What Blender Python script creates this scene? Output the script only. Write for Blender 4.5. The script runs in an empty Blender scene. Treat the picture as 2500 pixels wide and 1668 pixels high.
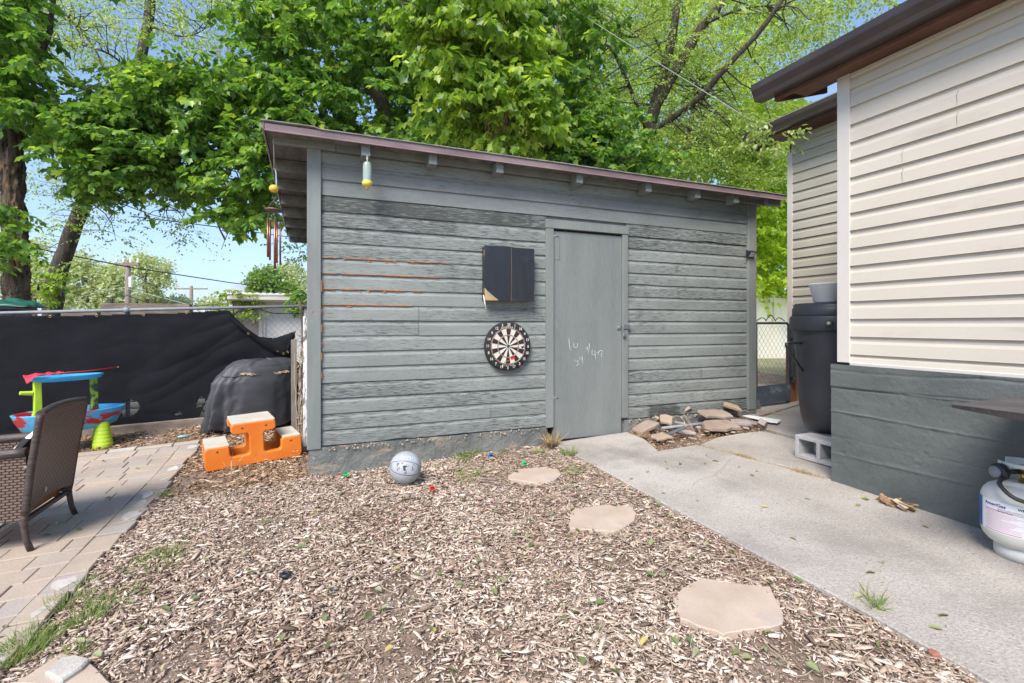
import bpy, bmesh, math, random
import numpy as np
from mathutils import Vector, Matrix, noise as mn
random.seed(7); RNG=np.random.default_rng(11)
S=bpy.context.scene; C=S.collection
# ---------------- camera ----------------
YAW=math.radians(22.2); FPX=1182.0; CX=1250.0; HY=792.0; CAMZ=1.2
cs,sn=math.cos(YAW),math.sin(YAW)
cd=bpy.data.cameras.new('camera'); cam=bpy.data.objects.new('camera',cd); C.objects.link(cam)
cam.location=(0,0,CAMZ); cam.rotation_euler=(math.pi/2,0,-YAW)
cd.sensor_width=36; cd.lens=36*FPX/2500; cd.shift_y=-(834-HY)/2500; cd.clip_start=.05; cd.clip_end=9000
S.camera=cam
# ---------------- world, sun, exposure ----------------
SUN_EL=math.radians(47); SUN_AZ=math.radians(-138)   # azimuth measured from +Y towards +X
W=bpy.data.worlds.new('World'); S.world=W; W.use_nodes=True
nt=W.node_tree; bg=nt.nodes['Background']; sk=nt.nodes.new('ShaderNodeTexSky'); sk.sky_type='NISHITA'
sk.sun_disc=False; sk.sun_elevation=SUN_EL; sk.sun_rotation=SUN_AZ; sk.air_density=1.0; sk.dust_density=0.6; sk.ozone_density=4.5
nt.links.new(sk.outputs[0],bg.inputs[0]); bg.inputs[1].default_value=0.06
sl=bpy.data.lights.new('sun','SUN'); sl.energy=1.5; sl.angle=math.radians(28); sl.color=(1,.935,.855)
so=bpy.data.objects.new('sun',sl); C.objects.link(so); so.location=(5,9,20)
so.rotation_euler=Vector((math.sin(SUN_AZ)*math.cos(SUN_EL),math.cos(SUN_AZ)*math.cos(SUN_EL),math.sin(SUN_EL))).to_track_quat('Z','Y').to_euler()
S.view_settings.view_transform='Standard'; S.view_settings.look='None'; S.view_settings.gamma=1
S.view_settings.use_curve_mapping=False; S.view_settings.exposure=2.12
S.cycles.max_bounces=8; S.cycles.diffuse_bounces=5; S.cycles.transmission_bounces=5; S.cycles.transparent_max_bounces=6
# ---------------- measuring helpers ----------------
def ray(px): u=(px-CX)/FPX; return u*cs+sn, cs-u*sn
def pt(px,py,Z): a,b=ray(px); return Vector((a*Z,b*Z,CAMZ+(HY-py)/FPX*Z))
def atY(px,py,Y): return pt(px,py,Y/ray(px)[1])
def atX(px,py,X): return pt(px,py,X/ray(px)[0])
def sstep(t): t=min(1,max(0,t)); return t*t*(3-2*t)
def gh(x,y):
    g=-.026+.036*max(-6,min(x,8))+.022*(max(-2,min(y,9))-4.2)
    if x<0: g+=.06*sstep((y-4.6)/1.8)*sstep(-x/.6)
    return g
def gp(px,py):
    Z=4.
    for _ in range(40):
        a,b=ray(px); Z=.5*Z+.5*(CAMZ-gh(a*Z,b*Z))*FPX/(py-HY)
    a,b=ray(px); return Vector((a*Z,b*Z,gh(a*Z,b*Z)))
# ---------------- materials ----------------
def _ramp(nt,fac,stops,interp='LINEAR'):
    r=nt.nodes.new('ShaderNodeValToRGB'); r.color_ramp.interpolation=interp
    e=r.color_ramp.elements
    while len(e)<len(stops): e.new(.5)
    for k,(p,c) in enumerate(stops):
        e[k].position=p; e[k].color=tuple(c)+(1,) if len(c)==3 else c
    nt.links.new(fac,r.inputs[0]); return r.outputs[0]
def _noise(nt,vec,scale,stretch=(1,1,1),detail=6,rough=.55,dist=0):
    mp=nt.nodes.new('ShaderNodeMapping'); mp.inputs['Scale'].default_value=stretch; nt.links.new(vec,mp.inputs[0])
    n=nt.nodes.new('ShaderNodeTexNoise'); n.inputs['Scale'].default_value=scale; n.inputs['Detail'].default_value=detail
    n.inputs['Roughness'].default_value=rough; n.inputs['Distortion'].default_value=dist; nt.links.new(mp.outputs[0],n.inputs['Vector']); return n.outputs['Fac']
def _mix(nt,f,a,b,mode='MIX'):
    m=nt.nodes.new('ShaderNodeMix'); m.data_type='RGBA'; m.blend_type=mode
    for s,v in ((m.inputs[0],f),(m.inputs[6],a),(m.inputs[7],b)):
        if hasattr(v,'is_linked'): nt.links.new(v,s)
        elif isinstance(v,(int,float)): s.default_value=v
        else: s.default_value=tuple(v)+(1,)
    return m.outputs[2]
def _math(nt,op,a,b=0):
    m=nt.nodes.new('ShaderNodeMath'); m.operation=op
    for s,v in ((m.inputs[0],a),(m.inputs[1],b)):
        if hasattr(v,'is_linked'): nt.links.new(v,s)
        else: s.default_value=v
    return m.outputs[0]
MATS={}
def mat(name,c1,c2=None,scale=4,stretch=(1,1,1),rough=.7,bump=0,bscale=60,bstretch=(1,1,1),metal=0,spec=.4,lo=.35,hi=.65,
        spots=(),island=None,fine=None,rvar=0,transl=0,emit=None,wear=None,bdist=.01,alpha=None,trans=0,weave=None,coat=0,geo=False):
    m=bpy.data.materials.new(name); m.use_nodes=True; nt=m.node_tree; p=nt.nodes['Principled BSDF']
    tc=nt.nodes.new('ShaderNodeTexCoord'); vec=tc.outputs['Object']
    if geo: vec=nt.nodes.new('ShaderNodeNewGeometry').outputs['Position']
    if island:
        g=nt.nodes.new('ShaderNodeNewGeometry'); col=_ramp(nt,g.outputs['Random Per Island'],island)
        if c2: col=_mix(nt,_ramp(nt,_noise(nt,vec,scale,stretch),[(lo,(0,0,0)),(hi,(1,1,1))]),col,_mix(nt,1,col,c2,'MULTIPLY'))
    elif c2: col=_ramp(nt,_noise(nt,vec,scale,stretch),[(lo,c1),(hi,c2)])
    else: col=None; p.inputs['Base Color'].default_value=tuple(c1)+(1,)
    if fine:   # (strength, scale, stretch)
        f=_ramp(nt,_noise(nt,vec,fine[1],fine[2],8,.7),[(.25,(1-fine[0],)*3),(.75,(1+fine[0],)*3)])
        col=_mix(nt,1,col if col else c1,f,'MULTIPLY')
    for sp in spots:  # (colour, scale, stretch, threshold, softness)
        f=_ramp(nt,_noise(nt,vec,sp[1],sp[2],8,.6,.3),[(sp[3],(0,0,0)),(min(1,sp[3]+sp[4]),(1,1,1))])
        col=_mix(nt,f,col if col else c1,sp[0])
    if wear:   # per-board weathering attribute
        at=nt.nodes.new('ShaderNodeAttribute'); at.attribute_name='wear'
        n=_noise(nt,vec,wear[1],wear[2],10,.72,.2)
        f=_math(nt,'SUBTRACT',_math(nt,'ADD',n,_math(nt,'MULTIPLY',at.outputs['Fac'],.45)),.62)
        f=_ramp(nt,_math(nt,'MULTIPLY',f,6),[(0,(0,0,0)),(.8,(1,1,1))])
        col=_mix(nt,f,col if col else c1,wear[0])
    if col: nt.links.new(col,p.inputs['Base Color'])
    p.inputs['Roughness'].default_value=rough; p.inputs['Metallic'].default_value=metal
    p.inputs['Specular IOR Level'].default_value=spec
    if coat: p.inputs['Coat Weight'].default_value=coat
    if trans: p.inputs['Transmission Weight'].default_value=trans
    if emit: p.inputs['Emission Color'].default_value=tuple(emit)+(1,); p.inputs['Emission Strength'].default_value=1
    if bump or weave:
        b=nt.nodes.new('ShaderNodeBump'); b.inputs['Strength'].default_value=bump or weave[0]; b.inputs['Distance'].default_value=bdist
        if weave:
            sx_=nt.nodes.new('ShaderNodeSeparateXYZ'); nt.links.new(vec,sx_.inputs[0]); mp=nt.nodes.new('ShaderNodeCombineXYZ'); nt.links.new(sx_.outputs[weave[3][0]],mp.inputs[0]); nt.links.new(sx_.outputs[weave[3][1]],mp.inputs[1])
            br=nt.nodes.new('ShaderNodeTexBrick'); br.inputs['Scale'].default_value=weave[1]; br.inputs['Mortar Size'].default_value=weave[2]
            br.inputs['Mortar Smooth'].default_value=1; br.inputs['Brick Width'].default_value=.9; br.inputs['Row Height'].default_value=.42
            br.inputs['Color1'].default_value=(1,1,1,1); br.inputs['Color2'].default_value=(.75,.75,.75,1); br.inputs['Mortar'].default_value=(0,0,0,1)
            nt.links.new(mp.outputs[0],br.inputs[0]); h=br.outputs[0]
            cc=_mix(nt,_ramp(nt,h,[(0,(1,1,1)),(.9,(0,0,0))]),col if col else c1,tuple(x*.18 for x in c1)); nt.links.new(cc,p.inputs['Base Color'])
        else: h=_noise(nt,vec,bscale,bstretch,8,.62)
        nt.links.new(h,b.inputs['Height']); nt.links.new(b.outputs[0],p.inputs['Normal'])
    if transl:
        t=nt.nodes.new('ShaderNodeBsdfTranslucent'); ms=nt.nodes.new('ShaderNodeMixShader'); ms.inputs[0].default_value=transl
        cc=_mix(nt,1,col if col else c1,(1.5,1.45,.6),'MULTIPLY'); nt.links.new(cc,t.inputs[0])
        nt.links.new(p.outputs[0],ms.inputs[1]); nt.links.new(t.outputs[0],ms.inputs[2])
        nt.links.new(ms.outputs[0],nt.nodes['Material Output'].inputs[0])
    if alpha is not None: p.inputs['Alpha'].default_value=alpha
    MATS[name]=m; return m
# ---------------- mesh builder ----------------
class MB:
    def __init__(s): s.v=[]; s.f=[]; s.sm=[]; s.mi=[]; s.m=0
    def add(s,vs,fs,smooth=False):
        o=len(s.v); s.v+=[tuple(v) for v in vs]; s.f+=[tuple(i+o for i in f) for f in fs]; s.sm+=[smooth]*len(fs); s.mi+=[s.m]*len(fs); return s
    def box(s,x0,x1,y0,y1,z0,z1):
        return s.add([(x,y,z) for z in (z0,z1) for y in (y0,y1) for x in (x0,x1)],[(0,2,3,1),(4,5,7,6),(0,1,5,4),(2,6,7,3),(0,4,6,2),(1,3,7,5)])
    def obox(s,c,sz,R=None):
        R=R or Matrix.Identity(3); c=Vector(c)
        vs=[c+R@Vector((x*sz[0]/2,y*sz[1]/2,z*sz[2]/2)) for z in (-1,1) for y in (-1,1) for x in (-1,1)]
        return s.add(vs,[(0,2,3,1),(4,5,7,6),(0,1,5,4),(2,6,7,3),(0,4,6,2),(1,3,7,5)])
    def hexa(s,bot,top):   # two rings of equal length
        n=len(bot); return s.add(list(bot)+list(top),[tuple(reversed(range(n))),tuple(range(n,2*n))]+[(i,(i+1)%n,n+(i+1)%n,n+i) for i in range(n)])
    def prism(s,outline,off):
        off=Vector(off); return s.hexa([Vector(p) for p in outline],[Vector(p)+off for p in outline])
    def tube(s,pts,r,n=8,cap=True,smooth=True,flat=1):
        pts=[Vector(p) for p in pts]; rs=r if hasattr(r,'__len__') else [r]*len(pts); vs=[];N=len(pts)
        t0=(pts[1]-pts[0]).normalized(); up=Vector((0,0,1)) if abs(t0.z)<.9 else Vector((0,1,0)); a=t0.cross(up).normalized()
        for i,p in enumerate(pts):
            t=(pts[min(i+1,N-1)]-pts[max(i-1,0)]).normalized(); a=(a-t*a.dot(t)); a=a.normalized() if a.length>1e-6 else t.orthogonal().normalized(); b=t.cross(a)
            for k in range(n):
                q=2*math.pi*k/n; vs.append(p+(a*math.cos(q)+b*math.sin(q)*flat)*rs[i])
        fs=[(i*n+k,i*n+(k+1)%n,(i+1)*n+(k+1)%n,(i+1)*n+k) for i in range(N-1) for k in range(n)]
        s.add(vs,fs,smooth)
        if cap: o=len(s.v)-len(vs); s.f+=[tuple(o+k for k in reversed(range(n))),tuple(o+(N-1)*n+k for k in range(n))]; s.sm+=[False]*2; s.mi+=[s.m]*2
        return s
    def lathe(s,prof,c,n=32,axis=None,smooth=True,sx=1,sy=1,cap=True):
        c=Vector(c); R=axis or Matrix.Identity(3); vs=[]
        for r,z in prof:
            for k in range(n):
                q=2*math.pi*k/n; vs.append(c+R@Vector((r*math.cos(q)*sx,r*math.sin(q)*sy,z)))
        N=len(prof); fs=[(i*n+k,i*n+(k+1)%n,(i+1)*n+(k+1)%n,(i+1)*n+k) for i in range(N-1) for k in range(n)]
        s.add(vs,fs,smooth); o=len(s.v)-len(vs)
        if cap:
            if prof[0][0]>1e-5: s.f.append(tuple(o+k for k in reversed(range(n)))); s.sm.append(False); s.mi.append(s.m)
            if prof[-1][0]>1e-5: s.f.append(tuple(o+(N-1)*n+k for k in range(n))); s.sm.append(False); s.mi.append(s.m)
        return s
    def grid(s,fn,nu,nv,smooth=True,mask=None):
        vs=[fn(i/nu,j/nv) for j in range(nv+1) for i in range(nu+1)]
        fs=[(j*(nu+1)+i,j*(nu+1)+i+1,(j+1)*(nu+1)+i+1,(j+1)*(nu+1)+i) for j in range(nv) for i in range(nu) if not mask or mask((i+.5)/nu,(j+.5)/nv)]
        return s.add(vs,fs,smooth)
    def ball(s,c,r,n=12,sq=(1,1,1),jit=0):
        c=Vector(c); vs=[];m=n//2
        for i in range(m+1):
            for k in range(n):
                a=math.pi*i/m; q=2*math.pi*k/n; d=Vector((math.sin(a)*math.cos(q)*sq[0],math.sin(a)*math.sin(q)*sq[1],math.cos(a)*sq[2]))
                vs.append(c+d*r*(1+jit*mn.noise(d*2+c*7)))
        return s.add(vs,[(i*n+k,(i+1)*n+k,(i+1)*n+(k+1)%n,i*n+(k+1)%n) for i in range(m) for k in range(n)],True)
def thing(name,label,cat,loc=(0,0,0),group=None,kind=None):
    o=bpy.data.objects.new(name,None); C.objects.link(o); o.location=loc; o.empty_display_size=.1
    tag(o,label,cat,group,kind); return o
def tag(o,label=None,cat=None,group=None,kind=None):
    if label: o['label']=label
    if cat: o['category']=cat
    if group: o['group']=group
    if kind: o['kind']=kind
    return o
WL={}
def wloc(o): 
    return WL.get(o.name,Vector(o.location)) if o else Vector((0,0,0))
def obj(name,mb,m,parent=None,bevel=0,seg=2,origin=None,solid=0,sub=0,weld=False,label=None):
    me=bpy.data.meshes.new(name); base=wloc(parent)
    off=Vector(origin) if origin is not None else base
    me.from_pydata([(v[0]-off[0],v[1]-off[1],v[2]-off[2]) for v in mb.v],[],mb.f)
    me.polygons.foreach_set('use_smooth',mb.sm)
    for x in (m if isinstance(m,(list,tuple)) else [m]): me.materials.append(x)
    me.polygons.foreach_set('material_index',mb.mi)
    if bevel or weld:
        bm=bmesh.new(); bm.from_mesh(me)
        bmesh.ops.remove_doubles(bm,verts=bm.verts,dist=1e-5); bmesh.ops.recalc_face_normals(bm,faces=bm.faces)
        if bevel:
            es=[e for e in bm.edges if len(e.link_faces)==2 and e.calc_face_angle(0)>.5]
            bmesh.ops.bevel(bm,geom=es,offset=bevel,segments=seg,affect='EDGES',profile=.5,clamp_overlap=True)
            if seg>1:
                for f in bm.faces: f.smooth=True
        bm.to_mesh(me); bm.free()
    o=bpy.data.objects.new(name,me); C.objects.link(o)
    if bevel and seg>1:
        wn=o.modifiers.new('wn','WEIGHTED_NORMAL'); wn.keep_sharp=True; wn.weight=100
    if solid: q=o.modifiers.new('s','SOLIDIFY'); q.thickness=solid; q.offset=0
    if sub: q=o.modifiers.new('u','SUBSURF'); q.levels=sub; q.render_levels=sub
    if parent: o.parent=parent; o.location=off-base; WL[o.name]=off
    else: o.location=off; WL[o.name]=off
    if label: o['label']=label
    return o
def text(body,size,m,parent,fn,name='lettering',extr=0,sx=1,res=2,bold=0,spacing=1):
    """text laid on a surface: fn maps (x,y) of the flat text (centred) to a world point"""
    cu=bpy.data.curves.new(name,'FONT'); cu.body=body; cu.size=size; cu.align_x='CENTER'; cu.align_y='CENTER'; cu.resolution_u=res; cu.offset=bold*size; cu.space_character=spacing
    to=bpy.data.objects.new('t',cu); C.objects.link(to); dg=bpy.context.evaluated_depsgraph_get(); me=bpy.data.meshes.new_from_object(to.evaluated_get(dg))
    bpy.data.objects.remove(to); bpy.data.curves.remove(cu)
    b=MB(); b.add([fn(v.co.x*sx,v.co.y) for v in me.vertices],[tuple(p.vertices) for p in me.polygons]); bpy.data.meshes.remove(me)
    return b if parent is None else obj(name,b,m,parent)
def np_mesh(name,V,F,m,parent=None,smooth=False,loc=None,attr=None):
    """V (N,3), F (M,k) uniform faces"""
    off=np.array(wloc(parent) if loc is None else loc); me=bpy.data.meshes.new(name); V=np.asarray(V,dtype=np.float32)-off.astype(np.float32)
    me.vertices.add(len(V)); me.vertices.foreach_set('co',V.ravel()); k=F.shape[1]
    me.loops.add(F.size); me.loops.foreach_set('vertex_index',F.ravel().astype(np.int32)); me.polygons.add(len(F))
    me.polygons.foreach_set('loop_start',np.arange(0,F.size,k,dtype=np.int32)); me.polygons.foreach_set('loop_total',np.full(len(F),k,dtype=np.int32))
    if smooth: me.polygons.foreach_set('use_smooth',np.ones(len(F),dtype=bool))
    me.update(calc_edges=True); me.materials.append(m)
    o=bpy.data.objects.new(name,me); C.objects.link(o)
    if parent: o.parent=parent; o.location=Vector(off)-wloc(parent)
    else: o.location=Vector(off)
    return o
def rnd(a,b): return random.uniform(a,b)
def nrm(a): return a/np.maximum(np.linalg.norm(a,axis=1,keepdims=True),1e-9)
def inpoly(px,py,poly):
    px=np.asarray(px); py=np.asarray(py); ins=np.zeros(px.shape,bool); n=len(poly)
    for i in range(n):
        x1,y1=poly[i]; x2,y2=poly[(i+1)%n]
        c=((y1>py)!=(y2>py))&(px<(x2-x1)*(py-y1)/((y2-y1)+1e-12)+x1); ins^=c
    return ins
# ================= MATERIALS =================
GREY=(.215,.232,.219)
m_board=mat('painted_board',GREY,(.278,.298,.282),scale=2.2,stretch=(.6,1,3),rough=.62,bump=.6,bscale=30,bstretch=(1,6,22),bdist=.004,
   fine=(.24,16,(1,6,26)),wear=((.070,.073,.066),9,(1.1,4,14)),spots=[((.30,.33,.31),30,(1,4,10),.68,.08),((.04,.042,.04),34,(.45,3,14),.645,.03)])
m_trim=mat('painted_trim',(.185,.20,.190),(.23,.245,.232),scale=3,stretch=(3,3,.5),rough=.6,bump=.4,bscale=30,bstretch=(20,20,1),bdist=.003,fine=(.12,20,(18,18,1)),
   spots=[((.05,.05,.045),40,(10,10,.7),.68,.03),((.33,.35,.33),30,(8,8,1),.72,.03)])
m_door=mat('painted_door',(.175,.190,.183),(.212,.227,.218),scale=2,stretch=(3,1,.35),rough=.6,bump=.5,bscale=40,bstretch=(10,1,.5),bdist=.003,fine=(.26,24,(9,1,.4)),
   spots=[((.10,.115,.115),24,(14,1,.5),.62,.15),((.32,.22,.17),30,(6,1,1),.78,.02)])
m_soffit=mat('bare_dark_board',(.11,.105,.095),(.19,.18,.16),scale=4,stretch=(3,1,3),rough=.85,bump=.5,bscale=30,bstretch=(2,20,8),fine=(.2,20,(3,12,12)))
m_drip=mat('maroon_drip_edge',(.16,.105,.11),(.24,.17,.17),scale=5,stretch=(.5,1,1),rough=.35,spec=.5,fine=(.08,40,(1,1,1)))
m_shingle=mat('asphalt_shingle',(.20,.19,.17),(.33,.31,.28),scale=12,rough=.95,bump=.8,bscale=220,fine=(.25,200,(1,1,1)))
m_found=mat('shed_foundation',(.13,.14,.135),(.20,.20,.185),scale=3,rough=.9,bump=1,bscale=38,bdist=.012,fine=(.2,60,(1,1,1)),
   spots=[((.30,.25,.20),4,(1,1,2.2),.57,.10),((.36,.33,.29),18,(1,1,1),.70,.04)])
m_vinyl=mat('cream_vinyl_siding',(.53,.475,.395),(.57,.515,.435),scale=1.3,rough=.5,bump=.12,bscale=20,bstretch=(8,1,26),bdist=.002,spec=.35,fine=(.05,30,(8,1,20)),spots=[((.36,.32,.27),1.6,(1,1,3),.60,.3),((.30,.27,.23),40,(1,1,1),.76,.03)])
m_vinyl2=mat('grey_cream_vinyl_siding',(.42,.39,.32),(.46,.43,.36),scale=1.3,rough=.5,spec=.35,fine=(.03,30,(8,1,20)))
m_post=mat('white_vinyl_trim',(.58,.54,.49),(.62,.575,.53),scale=2,rough=.4,spec=.4,fine=(.02,30,(1,1,.3)))
m_gut=mat('brown_gutter',(.040,.030,.028),(.060,.046,.042),scale=3,rough=.3,spec=.5,fine=(.08,60,(1,1,1)))
m_fascia=mat('brown_fascia_board',(.10,.045,.028),(.14,.065,.04),scale=4,rough=.55,bump=.2,bscale=40,bstretch=(10,.5,10))
m_base=mat('painted_concrete_base',(.088,.097,.092),(.115,.125,.118),scale=2.4,stretch=(1,1,1),rough=.72,bump=.55,bscale=55,bdist=.006,fine=(.16,90,(1,1,1)),
   spots=[((.14,.155,.15),9,(1,1,1),.68,.08),((.05,.06,.06),50,(1,1,1),.70,.03),((.33,.32,.29),55,(1,1,1),.76,.02)])
m_conc=mat('walkway_concrete',(.345,.308,.268),(.46,.418,.372),scale=1.4,rough=.85,bump=.9,bscale=75,bdist=.008,fine=(.4,95,(1,1,1)),
   spots=[((.25,.22,.195),1.3,(1,1,1),.50,.2),((.50,.48,.45),60,(1,1,1),.62,.06),((.15,.125,.11),75,(1,1,1),.63,.05)])
m_soil=mat('bare_soil',(.19,.135,.10),(.32,.24,.18),scale=5,rough=.95,bump=.9,bscale=60,bdist=.02,fine=(.3,90,(1,1,1)))
m_lawn=mat('far_ground',(.22,.22,.11),(.38,.34,.22),scale=.6,rough=.95,fine=(.2,20,(1,1,1)))
m_paver=mat('tan_paver',(.36,.28,.20),c2=(.82,.84,.88),scale=3,rough=.85,bump=.5,bscale=70,bdist=.006,fine=(.14,90,(1,1,1)),
   island=[(0,(.43,.345,.265)),(.35,(.40,.325,.26)),(.6,(.46,.37,.28)),(.85,(.37,.32,.28)),(1,(.48,.40,.31))],
   spots=[((.20,.16,.13),6,(1,1,1),.66,.12)])
m_pale=mat('pale_edging_stone',(.42,.38,.33),(.56,.53,.48),scale=6,rough=.85,bump=.5,bscale=60,fine=(.12,60,(1,1,1)))
m_sand=mat('joint_sand',(.22,.17,.13),(.29,.235,.18),scale=10,rough=.95,fine=(.3,120,(1,1,1)))
m_flag=mat('tan_flagstone',(.42,.325,.25),(.51,.41,.325),scale=3.5,rough=.85,bump=.35,bscale=70,bdist=.004,fine=(.08,120,(1,1,1)),
   spots=[((.40,.34,.31),2.5,(1,1,1),.55,.15),((.13,.09,.065),45,(1,1,1),.73,.03)])
m_steel=mat('dull_galvanised_metal',(.42,.43,.44),(.52,.53,.54),scale=20,rough=.42,metal=.85,fine=(.08,80,(1,1,1)))
m_chalk=mat('white_chalk',(.72,.73,.74),rough=.95)
m_orange_seal=mat('orange_sealant',(.44,.14,.025),(.55,.21,.05),scale=30,rough=.7,bump=.6,bscale=80)
# ================= GROUND =================
def sheet(fn,nu,nv): b=MB(); b.grid(fn,nu,nv); return b
def gfn(u,v):
    x=-7+15*u; y=-2.5+14*v; z=gh(x,y)-.012+.012*mn.noise(Vector((x*1.3,y*1.3,3)))
    if x>2.14: z-=.03
    return (x,y,z)
g=sheet(gfn,150,140)
ed=[(-7,-2.5),(8,-2.5),(8,11.5),(-7,11.5)]
ring=[];N=40
def bpt(t):
    a=t*4; k=int(a)%4; f=a-int(a); p,q=ed[k],ed[(k+1)%4]; return (p[0]+(q[0]-p[0])*f,p[1]+(q[1]-p[1])*f)
i0=[]; vs=[]; fs=[]
for j in range(N):
    x,y=bpt(j/N); z=gfn((x+7)/15,(y+2.5)/14)[2]; d=Vector((x-.5,y-4.5,0)).normalized()
    vs+=[(x,y,z),(x+d.x*25,y+d.y*25,0),(x+d.x*5500,y+d.y*5500,-8)]
for j in range(N):
    k=(j+1)%N; fs+=[(3*j,3*k,3*k+1,3*j+1),(3*j+1,3*k+1,3*k+2,3*j+2)]
g.m=1; g.add(vs,[tuple(reversed(f)) for f in fs]); tag(obj('ground',g,[m_soil,m_lawn]),kind='structure')
# ---- concrete path: slabs as one walkway, stepping round the rubble bed
def slab(b,poly,th=.07,up=0):
    top=[Vector((x,y,gh(x,y)+.012+up)) for x,y in poly]; bot=[p-Vector((0,0,th)) for p in top]; b.hexa(bot,top)
def densify(poly,step=.12,jit=.006):
    o=[]
    for i in range(len(poly)):
        a=Vector(poly[i]); c=Vector(poly[(i+1)%len(poly)]); n=max(1,int((c-a).length/step))
        for k in range(n):
            p=a.lerp(c,k/n); o.append((p.x+rnd(-jit,jit),p.y+rnd(-jit,jit)))
    return o
b=MB()
slab(b,densify([(2.13,-.9),(3.60,-.9),(3.52,2.30),(3.27,3.50),(2.84,3.50),(2.97,3.86),(2.98,4.17),(2.13,4.17)]))
slab(b,densify([(3.56,2.30),(4.22,2.30),(4.22,3.58),(3.90,3.62),(3.60,3.60),(3.31,3.50)]),up=-.004)
slab(b,densify([(4.26,2.30),(6.6,2.32),(6.6,4.5),(4.75,4.02),(4.42,3.98),(4.30,3.62)]),up=.003)
slab(b,densify([(4.62,4.06),(6.6,4.55),(6.6,7),(4.9,7)]),up=-.008)
cr=[gp(1500+x/3.917,950+y/3.917) for x,y in ((1180,650),(1090,700),(1050,760),(1000,800),(960,840),(880,865),(800,890),(770,915),(750,940))]; cb_=MB(); cb_.tube([(p.x,p.y,gh(p.x,p.y)+.0125) for p in cr],.0016,4,False,flat=.3); tag(obj('path_crack',cb_,m_sand),kind='structure')
tag(obj('path',b,m_conc,bevel=.006,seg=1),kind='structure')
# ---- paver patio
b=MB(); b.m=0
xs0=-1.22; PW,PH,GAP=.28,.165,.0045
rows=range(0,36)
pmask=lambda x,y: x<-1.10
yy=5.62
r=0
while yy>-.6:
    w_first=PW*rnd(.35,1); x1=-1.215
    while x1>-5:
        w=w_first if x1==-1.215 else random.choice((PW,PW,PW*.62))
        x0=x1-w; y0=yy-PH; dz=rnd(-.003,.003)
        pr=[(x0+GAP/2,y0+GAP/2),(x1-GAP/2,y0+GAP/2),(x1-GAP/2,yy-GAP/2),(x0+GAP/2,yy-GAP/2)]
        top=[Vector((p[0],p[1],gh(*p)+.014+dz)) for p in pr]; b.hexa([p-Vector((0,0,.05)) for p in top],top); x1=x0
    yy-=PH; r+=1
# edging course + pale stones
yy=5.62
while yy>-.4:
    L=rnd(.16,.24); ex=-1.06+rnd(-.03,.03)+(.0 if yy>3 else (3-yy)*-.02)
    pr=[(-1.212,yy-L+.006),(ex,yy-L+.008+rnd(-.01,.01)),(ex+rnd(-.02,.02),yy-.006),(-1.212,yy-.006)]
    top=[Vector((p[0],p[1],gh(*p)+.018+rnd(-.004,.004))) for p in pr]; b.m=0; b.hexa([p-Vector((0,0,.05)) for p in top],top)
    if random.random()<.62:
        cx,cy=(-1.212+ex)/2+rnd(-.01,.03),yy-L/2; n=13; rx,ry=rnd(.035,.065),L*rnd(.28,.44)
        ol=[(cx+rx*math.cos(6.283*k/n)*rnd(.6,1.15),cy+ry*math.sin(6.283*k/n)*rnd(.6,1.15)) for k in range(n)]
        top=[Vector((p[0],p[1],gh(*p)+.0205)) for p in ol]; b.m=1; b.hexa([p-Vector((0,0,.02)) for p in top],top)
    yy-=L
x=-1.06
while x>-5:
    L=rnd(.18,.30); pr=[(x-L+.006,5.625),(x-.006,5.625),(x-.006,5.70+rnd(-.02,.02)),(x-L+.006,5.70+rnd(-.02,.02))]
    top=[Vector((p[0],p[1],gh(*p)+.028)) for p in pr]; b.m=1 if random.random()<.5 else 0; b.hexa([p-Vector((0,0,.05)) for p in top],top); x-=L
tag(obj('patio',b,[m_paver,m_pale],bevel=.004,seg=1),kind='structure')
b=MB(); b.grid(lambda u,v:(-5+3.92*u,-.7+6.36*v,gh(-5+3.92*u,-.7+6.36*v)+.006),20,20); tag(obj('patio_bedding',b,m_sand),kind='structure')
# ================= SHED =================
shed=thing('shed','weathered grey clapboard shed with a plain plank door and low overhanging roof','shed',(2.4,4.2,0))
YW=4.2
EXP=.127; Z0=.216
def board_prof(zb,h,th=.018):
    # drop siding: flat face with a cove on top; (y offset from wall back, z)
    return [(.004,zb),(0,zb+.002),(0,zb+h*.70),(.0035,zb+h*.76),(.0095,zb+h*.86),(.0115,zb+h+.004)]
joints={2:[2.1,1.25],3:[3.3],5:[.62],6:[1.02],8:[1.02],10:[.4],11:[3.95],13:[3.95],14:[.9],16:[2.6],4:[4.1]}
joints={7:[.84],8:[.84],9:[],12:[3.66],10:[3.66],4:[2.0],1:[1.5],3:[4.0],15:[1.9],6:[],17:[]}
wearv={15:.55,16:.12,14:.38,13:.30,12:.36,11:.28,10:.30,9:.22,8:.22,7:.18,0:.42,1:.35,2:.30,6:.2,5:.25,4:.25,3:.3}
b=MB(); wear=[]
nb=int((2.68-Z0)/EXP)+1
DOORX=(2.062,3.002)
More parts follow.
